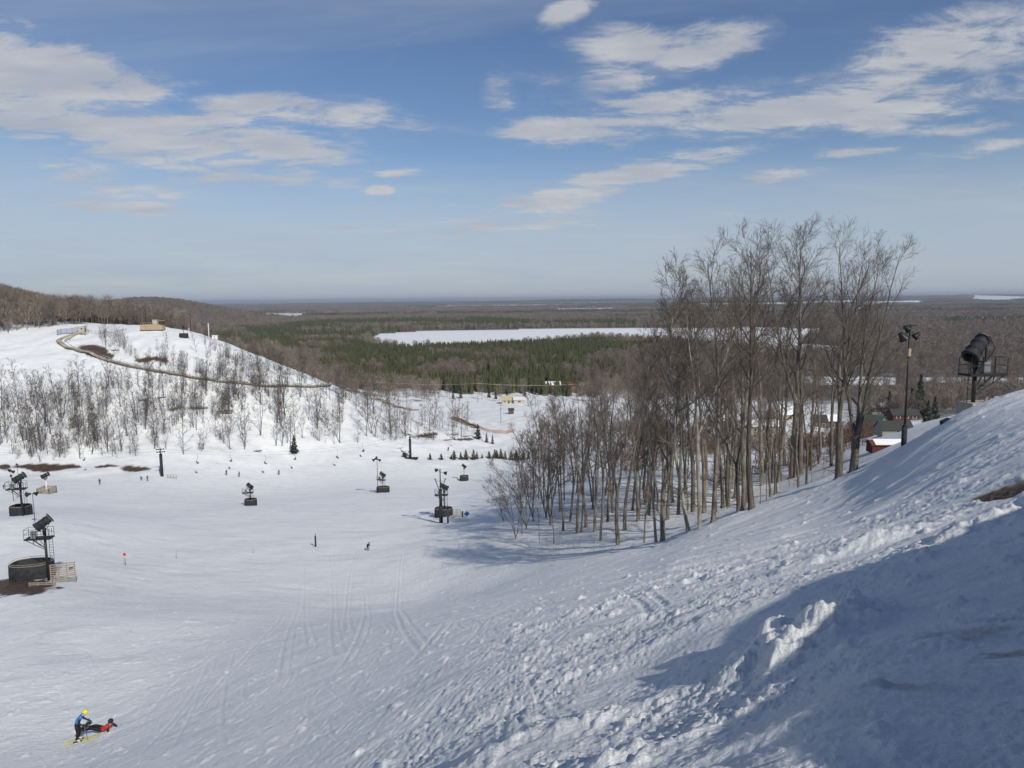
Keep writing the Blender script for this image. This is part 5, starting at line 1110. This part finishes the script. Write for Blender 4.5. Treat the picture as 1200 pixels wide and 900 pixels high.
def snow_tilt(x_, y_, yaw):
    e = .5; dx = Vector((math.cos(yaw), math.sin(yaw))); a = H(x_+dx.x*e, y_+dx.y*e)-H(x_-dx.x*e, y_-dx.y*e); return math.atan2(a, 2*e)
fw = Vector((-math.sin(ya), math.cos(ya), 0)); sd = Vector((math.cos(ya), math.sin(ya), 0))
for k, sg in enumerate((-1, 1)):
    L = 1.78; m_ = MB(); ys = np.linspace(-.78, 1.0, 13); V = []; Fc = []
    for i, yy in enumerate(ys):
        w_ = .038+.018*abs(yy-.1)**1.5; w_ = w_ if 0 < i < 12 else w_*.5; z_ = .02+(.10*max(0, (yy-.8)/.2)**2)+(.03*max(0, (-.72-yy)/.06))
        V += [(-w_, yy, z_), (w_, yy, z_), (w_, yy, z_+.02), (-w_, yy, z_+.02)]
    for i in range(12):
        for j in range(4): Fc.append((i*4+j, i*4+(j+1) % 4, i*4+4+(j+1) % 4, i*4+4+j))
    t_ = empty('ski', qa+sd*sg*.13, ya+sg*.04, ['left ski, black and yellow, under the person in blue', 'right ski, black and yellow, under the person in blue'][k], 'ski', 'skis of the person in blue')
    t_.rotation_euler = Matrix.Rotation(ya+sg*.04, 4, 'Z').to_euler(); t_.rotation_euler.x = snow_tilt(qa.x, qa.y, ya+R(90))
    m_.poly(V, Fc).build('ski_body', MATS['ski_yellow'], t_); MB().box((0, -.05, .065), (.07, .28, .04)).box((0, .18, .06), (.07, .08, .05)).build('binding', MATS['black_steel'], t_)
for k, (a, b_, lab) in enumerate((((-.22, .46, .97), (-.45, -.30, .02), 'ski pole trailing behind the person in blue'), ((.23, .40, .94), (.42, .62, .02), 'ski pole planted in front of the person in blue'))):
    t_ = empty('ski_pole', up(qa, 0), ya, lab, 'ski pole'); MB().bar(b_, a, .011, 6).build('shaft', MATS['grey_steel'], t_); dv_ = unit(np.array(a)-np.array(b_)); MB().bar(tuple(np.array(a)-dv_*.06), tuple(np.array(a)+dv_*.08), .02, 8).build('grip', MATS['black_steel'], t_)
    MB().bar(tuple(np.array(b_)+dv_*.08), tuple(np.array(b_)+dv_*.09), .05, 10).build('basket', MATS['black_steel'], t_)
# fallen rider, propped on the elbows, head to the right
qb = at(120.5, 858.5); yb = R(82)
lie = {'pelvis': (0, 0, .14), 'waist': (0, -.12, .17), 'chest': (0, -.32, .30), 'neck': (0, -.45, .42), 'chin': (0, -.47, .52), 'crown': (0, -.50, .63), 'shL': (-.19, -.40, .38), 'shR': (.19, -.40, .38), 'elL': (-.30, -.60, .12), 'wrL': (-.34, -.40, .06), 'elR': (.30, -.60, .12), 'wrR': (.34, -.42, .06),
 'hipL': (-.10, .04, .13), 'hipR': (.10, .04, .13), 'knL': (-.16, .46, .24), 'anL': (-.14, .86, .09), 'toL': (-.15, .90, .25), 'knR': (.14, .46, .20), 'anR': (.14, .88, .09), 'toR': (.15, .92, .25)}
person(up(qb, .0), yb, 'person in a red and black jacket lying back on the snow propped on elbows', {'j': 'cloth_red', 'a': 'cloth_black', 'p': 'cloth_black', 's': 'skin', 'b': 'cloth_grey', 'h': 'cloth_black'}, lie, True, 'helmet_black', True)
t_ = empty('snowboard', qb+Vector((-.98*math.cos(R(-8)), .10, .14)), R(84), 'short dark snowboard at the feet of the fallen person', 'snowboard')
V = []; Fc = []
for i, xx in enumerate(np.linspace(-.62, .62, 15)):
    w_ = .13*(1-abs(xx/.66)**6)**.5+.005; z_ = .10*max(0, (abs(xx)-.48)/.14)**2
    V += [(xx, -w_+.02, z_), (xx, w_+.02, z_), (xx, w_+.02, z_+.02), (xx, -w_+.02, z_+.02)]
for i in range(14):
    for j in range(4): Fc.append((i*4+j, i*4+(j+1) % 4, i*4+4+(j+1) % 4, i*4+4+j))
b_ = MB().poly(V, Fc).build('board', MATS['cloth_grey'], t_); t_.scale = (.8, .8, .8); t_.rotation_euler = (R(72), 0, R(88))
MB().box((-.22, .02, .06), (.14, .22, .06)).box((.22, .02, .06), (.14, .22, .06)).build('binding', MATS['black_steel'], t_)
# small figures far out on the valley floor
crouch = {'pelvis': (0, -.10, .62), 'waist': (0, -.02, .74), 'chest': (0, .14, .92), 'neck': (0, .27, 1.04), 'chin': (0, .34, 1.09), 'crown': (0, .42, 1.18), 'shL': (-.18, .2, .98), 'shR': (.18, .2, .98), 'elL': (-.3, .12, .76), 'wrL': (-.22, .36, .70), 'elR': (.3, .12, .76), 'wrR': (.22, .36, .70),
 'hipL': (-.11, -.08, .58), 'hipR': (.11, -.08, .58), 'knL': (-.15, .20, .42), 'anL': (-.15, -.02, .10), 'toL': (-.15, .15, .06), 'knR': (.15, .20, .42), 'anR': (.15, -.02, .10), 'toR': (.15, .15, .06)}
stride = {'knL': (-.12, .18, .52), 'anL': (-.12, .22, .10), 'toL': (-.12, .38, .08), 'knR': (.12, -.02, .50), 'anR': (.12, -.26, .14), 'toR': (.12, -.12, .06), 'elL': (-.28, -.08, 1.15), 'wrL': (-.28, .10, .98), 'elR': (.28, .08, 1.15), 'wrR': (.26, .28, 1.0)}
dk = lambda j, p: {'j': j, 'a': j, 'p': p, 's': 'skin', 'b': 'cloth_black', 'h': 'cloth_black'}
for px, py, yw, ps_, j, p_, lab in [(117, 568, 20, stride, 'cloth_black', 'cloth_black', 'person in black walking alone on the valley floor left of the padded lift tower'),
  (166, 563, 60, crouch, 'cloth_grey', 'cloth_black', 'left one of two people gliding just left of the padded lift tower'), (173, 564, 40, stride, 'cloth_grey', 'cloth_grey', 'right one of two people gliding just left of the padded lift tower'),
  (4, 573, -60, crouch, 'cloth_black', 'cloth_black', 'crouching skier in black at the left edge of the photo'), (265.5, 557, 30, stride, 'cloth_black', 'cloth_black', 'person in black on skis left of the lone mid valley snow gun'), (280.5, 559, 70, {}, 'cloth_black', 'cloth_grey', 'small upright person just behind the lone mid valley snow gun'),
  (327, 557, 0, {}, 'cloth_grey', 'cloth_black', 'person standing by themself right of the lone mid valley snow gun'), (525.5, 528, 20, {}, 'cloth_black', 'cloth_black', 'tiny person standing behind the row of young firs'),
  (431, 645, -30, crouch, 'cloth_black', 'cloth_grey', 'person in a black top and grey trousers crouching on the open piste')]:
    person(at(px, py), R(yw), lab, dk(j, p_), ps_, False, 'helmet_black', px == 431, scale=1.0 if px != 431 else .95)
# ---------------------------------------------------------------- telling look-alikes apart by their place in a row
ONE = ['leftmost', 'second', 'third', 'fourth', 'fifth', 'sixth', 'seventh', 'eighth', 'ninth', 'tenth', 'eleventh', 'twelfth', 'thirteenth', 'fourteenth', 'fifteenth', 'sixteenth', 'seventeenth', 'eighteenth', 'nineteenth', 'twentieth']
TEN = ['twenty', 'thirty', 'forty']
def ordw(i):
    if i < 20: return ONE[i]
    t_, u_ = divmod(i+1, 10)
    return {2: 'twentieth', 3: 'thirtieth', 4: 'fortieth'}[t_] if u_ == 0 else TEN[t_-2]+' '+['', 'first', 'second', 'third', 'fourth', 'fifth', 'sixth', 'seventh', 'eighth', 'ninth'][u_]
def rankby(sel, fmt_first, fmt):
    sel = sorted(sel, key=lambda o: proj(o.matrix_basis.translation)[0]); n_ = len(sel)
    for i, o in enumerate(sel):
        if i == 0: o['label'] = fmt_first.format('leftmost')
        elif i == n_-1: o['label'] = fmt_first.format('rightmost')
        elif i <= n_//2: o['label'] = fmt.format(ordw(i), 'left')
        else: o['label'] = fmt.format(ordw(n_-1-i), 'right')
TOP = [o for o in COL.objects if o.parent is None and o.get('label')]
by = lambda s_: [o for o in TOP if str(o['label']).startswith(s_)]
rankby(by('slender bare grey tree among'), '{} slender grey tree of the front rows in the right hand stand', '{} slender grey trunk from the {} in the front rows of the right hand stand')
rankby(by('thin bare sapling between'), '{} thin bare sapling between the trunks of the right hand stand', '{} thin bare sapling from the {} between the trunks of the right hand stand')
rankby(by('olive young fir'), '{} olive young fir in the row planted across the valley floor', '{} olive young fir from the {} in the row across the valley floor')
rankby(by('empty black two seat chair'), '{} empty black chair hanging from the lift cable over the valley', '{} empty black lift chair from the {} hanging over the valley')
for o in TOP:
    if len(str(o['label']).split()) > 16: print('LONG LABEL', o['label'])
# ---------------------------------------------------------------- the air
bm = bmesh.new(); bmesh.ops.create_cube(bm, size=1.0)
zb, zt = float(gv[:, 2].min())-1.0, 150.0
for v_ in bm.verts: v_.co = Vector((v_.co.x*90000, v_.co.y*90000, zb if v_.co.z < 0 else zt))
me = bpy.data.meshes.new('haze'); bm.to_mesh(me); bm.free(); hz = put('haze', me); hz['kind'] = 'stuff'; hz['label'] = 'thin blue haze over the far plain'; hz['category'] = 'haze'
hm = bpy.data.materials.new('air'); hm.use_nodes = True; ht = hm.node_tree; ht.nodes.clear()
pvn = ht.nodes.new('ShaderNodeVolumePrincipled'); pvn.inputs['Color'].default_value = (.78, .86, 1.0, 1); pvn.inputs['Density'].default_value = 6.0e-5; pvn.inputs['Anisotropy'].default_value = .2
ot = ht.nodes.new('ShaderNodeOutputMaterial'); ht.links.new(pvn.outputs[0], ot.inputs['Volume']); me.materials.append(hm)
